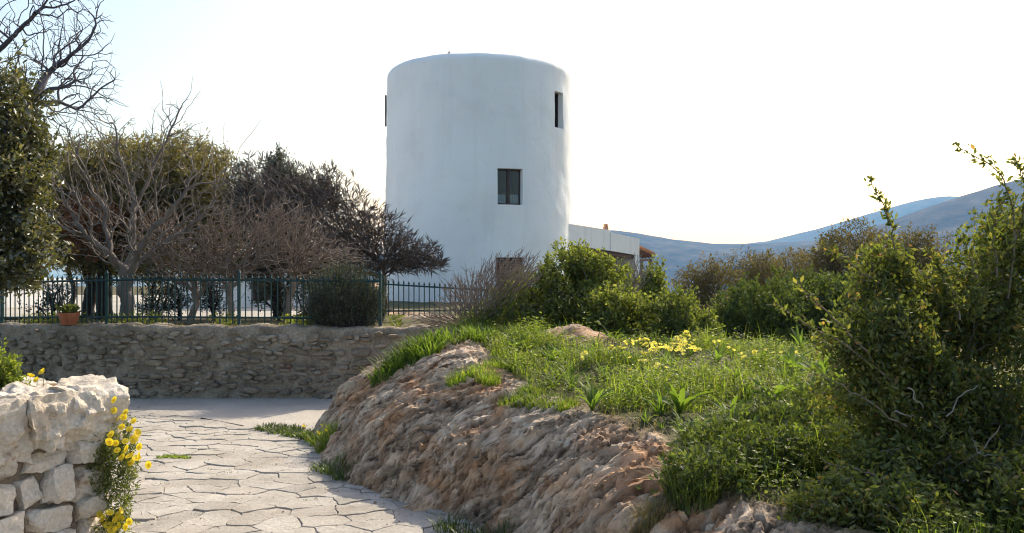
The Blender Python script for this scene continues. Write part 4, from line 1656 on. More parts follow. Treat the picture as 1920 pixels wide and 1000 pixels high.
# ------------------------------------------------------------------ dark juniper behind it
Y = 15.3
b = np.array([at(520, 0, Y)[0], Y, .55])
t = thing('juniper_tree', b, 'dark pointed juniper rising behind the leafless tangle', 'tree')
P = blobs([pb(520, 390, Y, 80, 75, .7, 700), pb(520, 325, Y, 38, 45, .4, 300), pb(460, 355, Y, 42, 65, .5, 330), pb(585, 360, Y, 55, 50, .5, 330), pb(500, 470, Y, 120, 70, .7, 700), pb(620, 470, Y, 90, 50, .6, 350)], 2.4, -.3, 2)
tipc = np.array([at(522 + rng.normal() * 5 * (1 - k / 40), 330 - k * 1.5, Y) for k in range(40)])
P = np.concatenate([P, tipc])
woody(t, b, [[b, at(520, 450, Y), at(520, 300, Y)]], P[rng.permutation(len(P))[:260]], .4, .005, .10, MT['darkbark'], .05, 4)
foliage(t, b, P, norm(P - (b + [0, 0, 1.0])) * .6 + rng.normal(size=P.shape) * .35 + [0, 0, .5], 18, .26, .075, .016, MT['leaf_dark'], 'crown', .7)

# low dark olive shrubs inside the garden, seen between the pickets
for k, (px, lab, hgt) in enumerate(((95, 'dark low garden shrub behind the pickets, under the oak at far left', 560), (285, 'dark low garden shrub behind the pickets, touching the fig trunk', 555), (400, 'dark low garden shrub behind the pickets, left of the white cottage', 550), (590, 'dark low garden shrub behind the pickets, left edge of the rosemary', 560),(330, 'dark low garden shrub behind the pickets, right of the fig trunk', 545), (520, 'dark garden shrub behind the pickets before the white cottage', 560))):
    Y = 13.6
    b = at(px, 600, Y)
    b[2] = .72
    bush('garden_shrub', lab, b, [pb(px, hgt, Y, 46, 36, .3, 120), pb(px, hgt - 35, Y, 60, 22, .3, 70)], 90, 10, .14, .05, .02, MT['leaf_dark'], MT['darkbark'], shell=2.0, gap=-.1, Rt=.04)

# ------------------------------------------------------------------ rosemary bush on the wall
Y = 10.6
b = np.array([at(645, 0, Y)[0], Y + .05, .85])
t = thing('rosemary_bush', b, 'dense dark rosemary bush growing on the retaining wall', 'shrub')
n = 520
ang_ = rng.uniform(0, 2 * math.pi, n)
rr2 = np.sqrt(rng.random(n))
rx, ry_ = 68 / FPX * Y, .36
foot = b + np.stack([np.cos(ang_) * rr2 * rx * .75, np.sin(ang_) * rr2 * ry_ * .8, np.zeros(n)], -1)
hgt = (.80 * (1 - .42 * rr2 ** 2.2)) * rng.uniform(.55, 1.06, n)
topp = foot + np.stack([np.cos(ang_) * rr2 * rx * .38, np.sin(ang_) * rr2 * ry_ * .3, hgt], -1) + rng.normal(size=(n, 3)) * .03
pol = []
for a_, c_ in zip(foot, topp):
    mid = (a_ + c_) / 2 + rng.normal(size=3) * .03
    pol.append((np.array([a_, mid, c_]), np.array([.004, .003, .0015])))
V, F = tubes(pol, 4)
obj('stems', V - b, F, MT['darkbark'], t)
foliage(t, b, topp, topp - foot + rng.normal(size=(n, 3)) * .08, 60, .42, .036, .007, MT['leaf_rosemary'], 'foliage', .55)

# ------------------------------------------------------------------ shrubs on the bank in front of the tower
def shrub_at(name, lab, px, Y, specs, **kw):
    b = np.array([(px - 960) / FPX * Y, Y, 0.0])
    b[2] = float(bz(b[0], Y)) - .02
    sp = [pb(c[0], c[1], Y + (c[5] if len(c) > 5 else 0), c[2], c[3], kw.pop('dep') if 'dep' in kw else max(.25, c[2] / FPX * Y * .8), c[4]) for c in specs]
    return bush(name, lab, b, sp, **kw)


A = dict(nsk=220, k=11, ln=.12, L=.046, W=.024, lm=MT['leaf_bright'], sm=MT['bark'], spread=1.0)
shrub_at('leafy_shrub', 'tallest bright green leafy shrub on the bank before the tower', 1050, 9.7, [(1078, 498, 72, 46, 420), (1035, 545, 110, 56, 620), (1130, 528, 68, 50, 330), (985, 585, 95, 46, 400), (1080, 600, 100, 50, 420)], gap=-.12, gs=3.4, **A)
shrub_at('leafy_shrub', 'rounded bright green shrub below the veranda wing', 1165, 9.3, [(1165, 592, 86, 58, 760), (1130, 578, 55, 50, 260)], gap=-.2, gs=3.4, **dict(A, nsk=160))
shrub_at('leafy_shrub', 'rounded green shrub at the right end of the bank shrubs, beside the flowers', 1275, 9.1, [(1272, 598, 74, 64, 700), (1308, 625, 48, 42, 240)], gap=-.2, gs=3.4, **dict(A, nsk=160, lm=MT['leaf_mid']))
shrub_at('leafy_shrub', 'loose thin shrub standing against the blue hill right of the veranda', 1225, 10.6, [(1228, 520, 36, 36, 130), (1215, 560, 50, 48, 260)], gap=-.05, gs=3.5, **dict(A, nsk=90))
shrub_at('leafy_shrub', 'sparse twiggy shrub low left of the tallest green shrub', 960, 9.3, [(960, 570, 72, 44, 330), (915, 590, 50, 34, 160)], gap=-.1, gs=3.0, **dict(A, nsk=200, k=6, lm=MT['leaf_mid'], W=.017))


def twig_bush(name, lab, px, Y, specs, mat, r0=.0024, Rt=.02, bf=.8, nst=7, jit=.05):
    b = np.array([(px - 960) / FPX * Y, Y, 0.0])
    b[2] = float(bz(b[0], Y)) - .02
    t = thing(name, b, lab, 'shrub', 'leafless twiggy shrubs')
    pts = blobs([pb(c[0], c[1], Y, c[2], c[3], .3, c[4]) for c in specs], 2.2)
    woody(t, b, [[b, b + [0, 0, .07]]], pts, bf, r0, Rt, mat, jit, 4, False, names=('twigs', 'twigs'), e=2.6)
    return t


twig_bush('bare_shrub', 'dry brown leafless shrub left of the bright shrubs, below the tower', 890, 9.2, [(880, 555, 66, 55, 900), (940, 520, 50, 50, 620), (820, 598, 60, 26, 380), (985, 505, 42, 42, 380)], MT['twig_pink'], r0=.003)
twig_bush('bare_shrub', 'grey leafless shrub with upright twigs before the veranda', 1170, 10.0, [(1165, 520, 46, 42, 360), (1195, 505, 26, 38, 170)], MT['twig_pale'])

# ------------------------------------------------------------------ hedge shrubs and brown scrub farther right
H = dict(nsk=140, k=10, ln=.14, L=.055, W=.030, lm=MT['leaf_hedge'], sm=MT['darkbark'], shell=3.2)
shrub_at('evergreen_shrub', 'dense dark green rounded shrub right of the bank shrubs, nearest the flowers', 1410, 11.8, [(1415, 590, 92, 72, 950), (1375, 625, 62, 48, 300)], **H)
shrub_at('evergreen_shrub', 'broad dense dark green shrub partly behind the near mastic bush', 1545, 12.4, [(1530, 572, 112, 72, 1250), (1605, 580, 85, 70, 620), (1480, 618, 95, 58, 520)], **H)
B = dict(nsk=160, k=9, ln=.22, L=.075, W=.022, lm=MT['leaf_brown'], sm=MT['twig_pink'], shell=2.6, gap=-.3, gs=1.4)
for lab, px, Y, sp in (
        ('brown dry shrub nearest the veranda on the skyline of the blue hill', 1325, 17.0, [(1325, 530, 66, 54, 600)]),
        ('brown dry shrub with rounded top, second along the blue hill', 1405, 18.0, [(1408, 512, 70, 52, 620), (1385, 560, 80, 42, 320)]),
        ('brown dry shrub with greenish tips below the saddle of the hills', 1480, 19.0, [(1492, 512, 84, 50, 680)]),
        ('tall brown scrub bush left of the mastic sprigs', 1590, 16.0, [(1605, 472, 88, 58, 760), (1555, 498, 62, 50, 380)]),
        ('greyish brown scrub bush between the mastic sprigs below the right hill', 1725, 17.0, [(1722, 468, 66, 46, 520), (1690, 500, 70, 45, 260)]),
        ('brown scrub bush at the foot of the right hill, mostly hidden', 1850, 18.0, [(1850, 510, 80, 40, 300)])):
    shrub_at('dry_shrub', lab, px, Y, sp, group='dry brown shrubs below the hills', **B)

# ------------------------------------------------------------------ big mastic bush close on the right
Y = 4.5
b = np.array([2.25, 4.6, 0.0])
b[2] = float(bz(2.25, 4.6)) - .03
t = thing('mastic_bush', b, 'large dark mastic bush filling the right edge in the foreground', 'shrub')
sp = [pb(1740, 640, 4.5, 150, 130, .45, 800), pb(1640, 610, 4.3, 95, 95, .3, 330), pb(1660, 500, 4.6, 60, 55, .3, 170), pb(1870, 560, 4.6, 110, 120, .45, 560),
      pb(1900, 440, 4.7, 55, 85, .3, 200), pb(1740, 820, 4.2, 170, 130, .4, 620), pb(1890, 820, 4.2, 160, 200, .4, 560), pb(1600, 740, 4.2, 80, 90, .25, 230), pb(1560, 650, 4.2, 50, 50, .2, 70), pb(2050, 650, 4.6, 170, 280, .6, 600), pb(1790, 540, 4.6, 80, 50, .3, 170), pb(1720, 900, 3.9, 150, 75, .25, 330), pb(1870, 930, 3.8, 130, 110, .25, 330), pb(1610, 860, 3.95, 70, 50, .2, 90), pb(1590, 950, 3.6, 110, 55, .18, 260), pb(1740, 965, 3.5, 130, 60, .2, 330), pb(1890, 960, 3.5, 110, 70, .2, 260)]
P = blobs(sp, 2.0, -.12, 3.2)
X, par, tip = woody(t, b, [[b, b + [0, 0, .1]]], P[rng.permutation(len(P))[:1200]], .55, .0016, .028, MT['bark'], .05, 5, False, names=('stems', 'stems'), e=2.4)
D = norm(P - b) * .7 + rng.normal(size=P.shape) * .45 + [0, 0, .35]
foliage(t, b, P, D, 16, .15, .036, .0150, MT['leaf_mastic'], 'foliage', .85, up=.3)
# long sprigs that stand out of the outline, leafy along their length
sprigs = [([at(1700, 560, 4.5), at(1675, 450, 4.5), at(1660, 390, 4.45), at(1632, 338, 4.4)], 1.0), ([at(1890, 560, 4.5), at(1905, 400, 4.5), at(1880, 325, 4.4), at(1795, 275, 4.3)], 1.0),
          ([at(1900, 470, 4.5), at(1930, 360, 4.5), at(1905, 300, 4.45)], 1.0), ([at(1870, 520, 4.4), at(1860, 420, 4.4), at(1885, 365, 4.4)], 1.2),
          ([at(1680, 720, 4.1), at(1600, 655, 4.0), at(1535, 618, 3.95), at(1455, 570, 3.9)], .8), ([at(1650, 690, 4.1), at(1585, 620, 4.0), at(1530, 565, 3.95), at(1490, 530, 3.9)], .6),
          ([at(1680, 560, 4.4), at(1610, 505, 4.35), at(1545, 462, 4.3)], .9), ([at(1720, 540, 4.4), at(1690, 490, 4.4), at(1640, 470, 4.35)], 1.0),
          ([at(1700, 800, 4.0), at(1600, 735, 3.9), at(1520, 690, 3.85)], .7), ([at(1720, 960, 3.8), at(1640, 890, 3.75), at(1540, 860, 3.7)], .4),
          ([at(1800, 600, 4.3), at(1780, 520, 4.3), at(1740, 470, 4.3)], 1.0), ([at(1840, 560, 4.4), at(1820, 480, 4.4), at(1800, 440, 4.35)], .8)]
pol, LP, LD = [], [], []
for s_, dens in sprigs:
    s_ = np.array(s_)
    u = np.linspace(0, len(s_) - 1, 14)
    Q = np.stack([np.interp(u, range(len(s_)), s_[:, k]) for k in range(3)], -1)
    Q[1:-1] = (Q[:-2] + Q[1:-1] * 2 + Q[2:]) / 4 + rng.normal(size=(12, 3)) * .006
    pol.append((Q, np.linspace(.0055, .0018, 14)))
    n = int(150 * dens)
    k = rng.uniform(1, 13, n)
    i0 = np.minimum(k.astype(int), 12)
    f_ = (k - i0)[:, None]
    LP.append(Q[i0] * (1 - f_) + Q[i0 + 1] * f_ + rng.normal(size=(n, 3)) * .012)
    LD.append(norm(Q[i0 + 1] - Q[i0]) * .7 + norm(rng.normal(size=(n, 3))) * .8)
V, F = tubes(pol, 5)
obj('sprig_stems', V - b, F, MT['twig_pink'], t, smooth=True)
V, F = leaves(np.concatenate(LP), np.concatenate(LD), .036, .016)
obj('sprig_leaves', V - b, F, MT['leaf_mastic'], t)
pol = []
for s_ in ([at(1800, 905, 3.75), at(1860, 860, 3.7), at(1905, 808, 3.7)], [at(1860, 860, 3.7), at(1890, 868, 3.7), at(1930, 872, 3.7)], [at(1862, 862, 3.7), at(1853, 830, 3.7)],
           [at(1785, 940, 3.7), at(1840, 910, 3.7), at(1900, 890, 3.7)], [at(1800, 790, 3.8), at(1830, 745, 3.8), at(1860, 730, 3.8)], [at(1725, 735, 3.85), at(1755, 775, 3.8)], [at(1700, 780, 3.8), at(1740, 790, 3.8)]):
    s_ = np.array(s_)
    u_ = np.linspace(0, len(s_) - 1, 9)
    q_ = np.stack([np.interp(u_, range(len(s_)), s_[:, k]) for k in range(3)], -1) + [0, .12, 0]
    q_[1:-1] = (q_[:-2] + 2 * q_[1:-1] + q_[2:]) / 4 + rng.normal(size=(7, 3)) * .006
    pol.append((q_, np.linspace(.0042, .0018, 9)))
V, F = tubes(pol, 5)
obj('dead_twigs', V - b, F, MT['twig_pale'], t, smooth=True)

bb = bank_hit(1450, 860)
bush('low_shrub', 'dark leafy low shrub creeping over the rock left of the mastic bush', bb, [(bank_hit(px, py) + [0, .08, .05], (.27, .20, .20), int(n_ * 3.0)) for px, py, n_ in ((1345, 870, 60), (1400, 850, 80), (1460, 830, 90), (1520, 820, 100), (1400, 900, 60), (1480, 890, 90), (1550, 880, 90), (1560, 790, 80), (1330, 930, 40))],
     260, 13, .12, .038, .017, MT['leaf_hedge'], MT['bark'], spread=.9, up=.6)

# ------------------------------------------------------------------ turf on the bank
def scatter(n, x0, x1, y0, y1):
    x, y = rng.uniform(x0, x1, n), rng.uniform(y0, y1, n)
    return x, y


x, y = scatter(190000, -1.7, 3.6, 3.2, 10.3)
h, s_ = bank_h(x, y)
edge_n = 0.92 + np.clip((0.25 - x) * 1.1, 0, .75) * np.clip((9.0 - y) / .6, 0, 1) + 0.26 * fbm(np.stack([x * 1.6, y * 1.6, h * 1.6], -1) + 3, 3)
patch = fbm(np.stack([x * 1.1, y * 1.1, x * 0 + 8], -1), 3)
knob = np.exp(-(((x - 0.62) / 0.34) ** 2 + ((y - 8.35) / 0.30) ** 2))
ok = (s_ > edge_n) & (knob < .35) & (rng.random(len(x)) < np.clip(.42 + patch * .9, .06, 1))
x, y, h, patch = x[ok], y[ok], h[ok], patch[ok]
n = len(x)
P0 = np.stack([x, y, h - .01], -1)
az = rng.uniform(0, 2 * math.pi, n)
D = np.stack([np.cos(az), np.sin(az), np.zeros(n)], -1)
half = rng.random(n) < .55
Hh = rng.gamma(4, .019, n) * np.clip(.95 + patch * 1.1 + .5 * fbm(np.stack([x * 3, y * 3, x * 0], -1), 2), .35, 2.2)
V, F = strips(P0[half], D[half], Hh[half] * 1.35, np.full(half.sum(), .0065), rng.uniform(.2, .9, half.sum()))
tag(obj('turf_grass', V, F, MT['grass']), 'fresh green grass covering the top of the rocky bank', 'grass', kind='stuff')
c = ~half
m_ = c.sum()
base_ = P0[c] + np.stack([np.zeros(m_), np.zeros(m_), Hh[c] * .9 + .01], -1)
VV = []
for k in range(3):
    aa_ = az[c] + k * 2.094
    DD = np.stack([np.cos(aa_), np.sin(aa_), rng.uniform(-.3, .35, m_)], -1)
    VV.append(leaves(base_, DD, .019, .021, fold=.2, up=3.0))
V, F = join(VV)
tag(obj('clover_cover', V, F, MT['clover']), 'low clover leaves mixed through the turf of the bank', 'clover', kind='stuff')
# leafy weeds standing out of the turf
x, y = scatter(900, -1.3, 3.0, 4.2, 9.6)
h, s_ = bank_h(x, y)
ok = (s_ > .95 + np.clip((0.25 - x) * 1.1, 0, .75)) & (fbm(np.stack([x * 1.4, y * 1.4, x * 0 + 21], -1), 2) > -.05)
x, y, h = x[ok], y[ok], h[ok]
kk = 13
az = (np.arange(kk)[None] * 2.4 + rng.uniform(0, 6, (len(x), 1)) + rng.normal(size=(len(x), kk)) * .3).ravel()
sz = np.repeat(rng.uniform(.08, .21, len(x)), kk) * rng.uniform(.6, 1.15, len(x) * kk)
D = np.stack([np.cos(az), np.sin(az), az * 0], -1)
P0 = np.repeat(np.stack([x, y, h - .01], -1), kk, 0) + D * .012
V, F = strips(P0, D, sz, sz * rng.uniform(.07, .13, len(sz)), rng.uniform(.35, 1.1, len(sz)), 5)
tag(obj('turf_weeds', V, F, MT['strap']), 'leafy green weeds standing up through the turf of the bank', 'weeds', kind='stuff')
# dry straw along the lip and on the left shoulder, moss tufts in the rock
x, y = scatter(60000, -1.8, 2.6, 3.2, 9.8)
h, s_ = bank_h(x, y)
q = fbm(np.stack([x * 2.2, y * 2.2, x * 0 + 31], -1), 3)
lip = np.abs(s_ - 0.94 - np.clip((0.25 - x) * 1.1, 0, .75) * np.clip((9.0 - y) / .6, 0, 1) - .26 * fbm(np.stack([x * 1.6, y * 1.6, h * 1.6], -1) + 3, 3)) < .16
ok = (lip & (q > .05) & (rng.random(len(x)) < .35)) | ((s_ > 1.0) & (q > .38) & (rng.random(len(x)) < .3))
x, y, h = x[ok], y[ok], h[ok]
n = len(x)
az = rng.uniform(0, 2 * math.pi, n)
V, F = strips(np.stack([x, y, h - .01], -1), np.stack([np.cos(az), np.sin(az), az * 0], -1), rng.gamma(4, .018, n), np.full(n, .004), rng.uniform(.3, 1.1, n))
tag(obj('dry_grass', V, F, MT['drygrass']), 'straw coloured dry grass along the lip of the bank', 'grass', kind='stuff')


def tuft(name, lab, spots, mat, n, hgt, w, rad_, cat='grass', group=None, flop=(.2, .9), out=.7, kind=None):
    """one clump of blades per call; spots = list of feet"""
    c0 = np.mean(spots, axis=0)
    PP, DD = [], []
    for c in spots:
        a = rng.uniform(0, 2 * math.pi, n)
        r_ = np.sqrt(rng.random(n)) * rad_
        off = np.stack([np.cos(a) * r_, np.sin(a) * r_, np.zeros(n)], -1)
        p = c + off
        d = norm(off + rng.normal(size=(n, 3)) * rad_ * .5)
        d[:, 2] = 0
        PP.append(p)
        DD.append(norm(d))
    PP, DD = np.concatenate(PP), np.concatenate(DD)
    m = len(PP)
    hz_ = bz(PP[:, 0], PP[:, 1])
    PP[:, 2] = np.where((hz_ > 0.02), hz_ - .01, np.maximum(PP[:, 2], 0))
    V, F = strips(PP, DD, hgt * rng.uniform(.4, 1.15, m), w * rng.uniform(.7, 1.3, m), rng.uniform(flop[0], flop[1], m), 4)
    o = obj(name, V - c0, F, mat, loc=c0)
    return tag(o, lab, cat, group, kind)


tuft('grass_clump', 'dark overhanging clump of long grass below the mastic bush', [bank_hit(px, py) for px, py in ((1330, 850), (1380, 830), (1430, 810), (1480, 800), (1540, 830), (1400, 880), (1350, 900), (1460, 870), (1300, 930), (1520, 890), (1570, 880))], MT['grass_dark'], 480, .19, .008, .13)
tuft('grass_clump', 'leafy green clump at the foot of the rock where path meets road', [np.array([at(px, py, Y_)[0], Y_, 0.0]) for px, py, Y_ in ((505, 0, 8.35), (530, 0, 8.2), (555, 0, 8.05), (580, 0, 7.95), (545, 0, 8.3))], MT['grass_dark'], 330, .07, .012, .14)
tuft('grass_clump', 'small green tuft with flowers against the left end of the rock', [np.array([at(px, 0, Y_)[0], Y_, 0.0]) for px, Y_ in ((600, 7.6), (612, 7.3), (590, 7.8))], MT['grass'], 260, .13, .008, .09)
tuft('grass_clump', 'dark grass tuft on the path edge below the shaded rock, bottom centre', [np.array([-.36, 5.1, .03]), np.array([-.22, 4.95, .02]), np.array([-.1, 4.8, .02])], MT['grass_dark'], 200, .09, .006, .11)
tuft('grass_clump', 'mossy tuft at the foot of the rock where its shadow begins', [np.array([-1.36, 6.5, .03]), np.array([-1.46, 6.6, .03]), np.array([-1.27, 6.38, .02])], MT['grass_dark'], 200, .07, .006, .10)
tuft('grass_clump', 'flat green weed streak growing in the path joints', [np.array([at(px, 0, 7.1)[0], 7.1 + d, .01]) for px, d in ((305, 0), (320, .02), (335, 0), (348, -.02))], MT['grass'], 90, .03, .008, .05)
tuft('grass_clump', 'pale wispy tuft on the rock at bottom right of centre', [bank_hit(1215, 975), bank_hit(1240, 960), bank_hit(1200, 990)], MT['drygrass'], 200, .10, .004, .07)
tuft('leaf_clump', 'dense clump of narrow green leaves on the left shoulder of the bank', [bank_hit(px, py) for px, py in ((760, 680), (780, 660), (800, 640), (830, 625), (860, 615), (890, 610), (800, 665), (840, 645), (730, 700), (880, 630), (910, 615), (940, 610), (870, 600), (900, 640))], MT['strap'], 230, .22, .015, .17, cat='plant', flop=(.3, 1.0))
tuft('grass_clump', 'dark grass patch hanging over the rock left of the turf', [bank_hit(px, py) for px, py in ((860, 715), (880, 705), (905, 700), (930, 690), (915, 715))], MT['grass'], 300, .10, .007, .10)
tuft('grass_clump', 'low dark green cushion on the lip of the rock, centre', [bank_hit(px, py) for px, py in ((960, 755), (985, 750), (1010, 755), (1035, 760), (1060, 762), (1000, 735))], MT['grass'], 420, .08, .006, .10)

# grit, chips and leaf litter along the edges of path and road, and weeds in the joints
n = 900
y = 4.3 + 6.0 * rng.random(n) ** 1.1
fx = np.interp(y, BASE[:, 1][:14], BASE[:, 0][:14])
lx = np.interp(y, [4.3, 4.7, 6.6, 8.2, 9.3, 10.3], [-1.9, -2.1, -3.4, -4.5, -4.4, -4.4])
u = rng.random(n)
x = np.where(u < .5, fx - rng.exponential(.16, n), np.where(u < .65, lx + rng.exponential(.2, n), lx + (fx - lx) * rng.random(n)))
sz = rng.gamma(2, .0018, n) + .0015
tet = np.array([(-1, -.6, 0), (1, -.7, 0), (.2, 1, 0), (0, .1, .8), (.5, .3, .5)])
V = (tet[None] * sz[:, None, None] * rng.uniform(.6, 1.4, (n, 5, 3)))
ca, sa = np.cos(u * 40), np.sin(u * 40)
V = np.stack([V[..., 0] * ca[:, None] - V[..., 1] * sa[:, None] + x[:, None], V[..., 0] * sa[:, None] + V[..., 1] * ca[:, None] + y[:, None], V[..., 2] + .011], -1).reshape(-1, 3)
F = (np.arange(n)[:, None, None] * 5 + np.array([(0, 1, 3), (1, 4, 3), (1, 2, 4), (2, 3, 4), (2, 0, 3)])[None]).reshape(-1, 3)
tag(obj('path_grit', V, F, MT['palemortar']), 'loose grit and chips scattered along the edges of the path', 'grit', kind='stuff')
n = 1500
sel = ctr[rng.integers(len(ctr), size=150)] + rng.normal(size=(150, 2)) * [.18, .13]
P0 = np.repeat(np.column_stack([sel, np.full(150, .004)]), 10, 0) + rng.normal(size=(n, 3)) * [.03, .012, 0]
ok = (sdist(P0[:, 0], P0[:, 1]) < .02) & (P0[:, 1] < 9) & (P0[:, 1] > 4)
P0 = P0[ok]
az = rng.uniform(0, 6.28, len(P0))
V, F = strips(P0, np.stack([np.cos(az), np.sin(az), az * 0], -1), rng.gamma(3, .006, len(P0)), np.full(len(P0), .004), rng.uniform(.4, 1.2, len(P0)))
tag(obj('joint_weeds', V, F, MT['grass_dark']), 'tiny green weeds in the joints of the path', 'weeds', kind='stuff')

# ------------------------------------------------------------------ plants with strap leaves
def strap_mesh(L, W, bend, twist, seed):
    r_ = random.Random(seed)
    v, f = [], []
    n = 7
    for k in range(n + 1):
        t = k / n
        a = bend * t ** 1.3
        x = L * (t - .25 * bend * t * t * t) * math.cos(R(68)) + L * .5 * bend * t * t
        z = L * (t * .95 - .42 * bend * t * t)
        w = W * .5 * (0.55 + 1.6 * t) * (1 - t) ** .55 if t < 1 else 0.0008
        w = max(min(w, W * .5), .0008)
        tw = twist * t
        v += [(x, -w * math.cos(tw), z - w * math.sin(tw) + w * .35), (x, 0, z), (x, w * math.cos(tw), z + w * math.sin(tw) + w * .35)]
        if k:
            b = (k - 1) * 3
            f += [(b, b + 1, b + 4, b + 3), (b + 1, b + 2, b + 5, b + 4)]
    return mesh('leaf', v, f, MT['strap'], True)


straps = [strap_mesh(1.0, .085 + .035 * (k % 3), .45 + .16 * (k % 5), .5 * ((k % 4) - 1.5), k) for k in range(9)]


def strap_plant(p, size, nl, lab, dead=0):
    nl = int(nl * 1.5)
    t = thing('strap_leaf_plant', p, lab, 'plant', 'strap leaved plants on the bank')
    for k in range(nl):
        o = obj('leaf', straps[int(rng.integers(len(straps)))], None, None, t)
        s = size * rng.uniform(.65, 1.15)
        o.scale = (s, s, s)
        o.rotation_euler = (rng.normal() * .1, rng.normal() * .18, k * 2.4 + rng.normal() * .3)


for px, py, sz, nl, lab in (
        (1110, 772, .26, 9, 'broad strap leaved plant on the lip of the rock, centre'),
        (1275, 778, .24, 9, 'yellowish strap leaved plant on the lip of the rock, right of centre'),
        (972, 665, .26, 9, 'upright strap leaved plant left of the bare rock knob'),
        (1085, 612, .26, 8, 'strap leaved plant behind the bare rock knob'),
        (1150, 645, .20, 8, 'pale strap leaved plant just right of the bare rock knob'),
        (1345, 680, .24, 6, 'upright strap leaved plant right of the flower patch, with two broad leaves'),
        (1400, 745, .18, 7, 'small strap leaved plant in the turf below the dark green shrub'),
        (1485, 700, .30, 9, 'tall strap leaved plant near the left tips of the mastic bush'),
        (1540, 715, .30, 10, 'large strap leaved plant half under the mastic bush'),
        (1520, 770, .26, 9, 'strap leaved plant low under the mastic bush'),
        (1500, 660, .30, 10, 'tall arching strap leaved plant at the crest left of the mastic bush'),
        (1560, 740, .32, 11, 'large arching strap leaved plant against the left side of the mastic bush'),
        (1450, 760, .26, 9, 'arching strap leaved plant in the turf above the dark grass clump'),
        (1500, 840, .28, 9, 'strap leaved plant hanging in the shade above the lowest bare rock'),
        (1370, 800, .24, 9, 'strap leaved plant on the crest just above the bright yellow flower bunch'),
        (1420, 690, .24, 8, 'strap leaved plant among the flowers before the dark green shrub'),
        (1410, 850, .22, 9, 'strap leaved plant in the dark grass clump'),
        (1330, 850, .20, 8, 'strap leaved plant at the left end of the dark grass clump, by yellow flowers'),
        (1460, 830, .24, 8, 'strap leaved plant in the middle of the shade under the mastic bush'),
        (815, 650, .22, 8, 'strap leaved plant on the left shoulder of the bank'),
        (740, 700, .16, 7, 'small strap leaved plant at the left end of the bank crest'),
        (1215, 690, .14, 6, 'small strap leaved plant in the turf below the flower patch')):
    strap_plant(bank_hit(px, py), sz, nl, lab)

# ------------------------------------------------------------------ yellow flowers
def flower_mesh(name, np_, r_, cup, mat, w=.9):
    P0 = np.zeros((np_, 3))
    a = np.arange(np_) * 2 * math.pi / np_
    v, f = [], []
    for k in range(np_):
        ca, sa = math.cos(a[k]), math.sin(a[k])
        ww = math.pi * r_ / np_ * w
        b = len(v)
        for (rr3, hh, sw) in ((.08, 0, .3), (.55, cup * .6, .9), (.9, cup, .8), (1.0, cup * .95, .3)):
            for sg in (-1, 1):
                v.append((ca * rr3 * r_ - sa * sg * ww * sw, sa * rr3 * r_ + ca * sg * ww * sw, hh * r_))
        for j in range(3):
            f.append((b + 2 * j, b + 2 * j + 1, b + 2 * j + 3, b + 2 * j + 2))
    b = len(v)
    n = 8
    for (rr3, hh) in ((.2, .02), (.18, .12), (.02, .18)):
        for k in range(n):
            v.append((math.cos(k * .785) * rr3 * r_, math.sin(k * .785) * rr3 * r_, hh * r_))
    for j in range(2):
        for k in range(n):
            f.append((b + j * n + k, b + j * n + (k + 1) % n, b + (j + 1) * n + (k + 1) % n, b + (j + 1) * n + k))
    return mesh(name, v, f, mat)


fl_pale = flower_mesh('flower', 5, .019, .75, MT['petal_pale'], 1.1)
fl_yel = flower_mesh('flower', 5, .019, .7, MT['petal'], 1.1)
fl_daisy = flower_mesh('flower', 13, .021, .22, MT['petal'], 1.0)


def wildflower(p, h, nf, me, lab, group='yellow wildflowers on the bank', spread=.03):
    t = thing('yellow_wildflower', p, lab, 'flower', group)
    pol, heads = [], []
    for k in range(nf):
        e_ = np.array([rng.normal() * spread, rng.normal() * spread, h * rng.uniform(.75, 1.1)])
        pol.append((np.array([[0, 0, 0], e_ * [.35, .35, .5], e_]), np.array([.0022, .0018, .0014])))
        heads.append(e_)
    V, F = tubes(pol, 4)
    obj('stem', V, F, MT['stem'], t)
    for e_ in heads:
        o = obj('flower', me, None, None, t)
        o.location = e_
        o.rotation_euler = (rng.normal() * .5, rng.normal() * .5, rng.uniform(0, 6))
        s = rng.uniform(.8, 1.2)
        o.scale = (s, s, s)


for k in range(26):
    u = rng.random()
    px = 1165 + 130 * u + rng.normal() * 10
    wildflower(bank_hit(px, 692 - 26 * u + rng.normal() * 8), rng.uniform(.12, .17), 4, fl_pale, 'pale yellow wildflower in the thick patch on the turf', spread=.035)
for px, py, nf, lab in ((1268, 682, 5, 'tall yellow wildflower at the right tip of the flower patch'), (1300, 680, 4, 'yellow wildflower right of the thick flower patch, under the round shrub'), (1372, 685, 3, 'yellow wildflower before the dark green shrub, leftmost'),
                        (1418, 690, 5, 'yellow wildflower bunch before the dark green shrub, middle'), (1450, 690, 3, 'yellow wildflower before the dark green shrub, right'), (1010, 625, 1, 'single yellow flower left behind the rock knob'),
                        (1025, 622, 2, 'pair of yellow flowers behind the rock knob'), (1118, 628, 3, 'yellow wildflower right behind the rock knob'), (1180, 722, 1, 'single yellow flower in the turf below the flower patch'), (1640, 668, 1, 'single yellow flower against the mastic bush')):
    wildflower(bank_hit(px, py), .14, nf, fl_pale if nf > 1 else fl_yel, lab, spread=.03)
for px, py, lab in ((1345, 672, 'yellow wildflower behind the upright strap leaves right of the patch'), (1395, 700, 'yellow wildflower low in the turf before the dark green shrub'), (1490, 690, 'yellow wildflower at the left tips of the mastic bush'),
                    (1560, 700, 'yellow wildflower half hidden under the mastic bush'), (1590, 690, 'yellow wildflower close against the mastic leaves'), (1240, 720, 'yellow wildflower in the turf under the right part of the patch'), (1100, 700, 'yellow wildflower alone in the middle of the turf')):
    wildflower(bank_hit(px, py), .15, 3, fl_pale, lab, spread=.035)
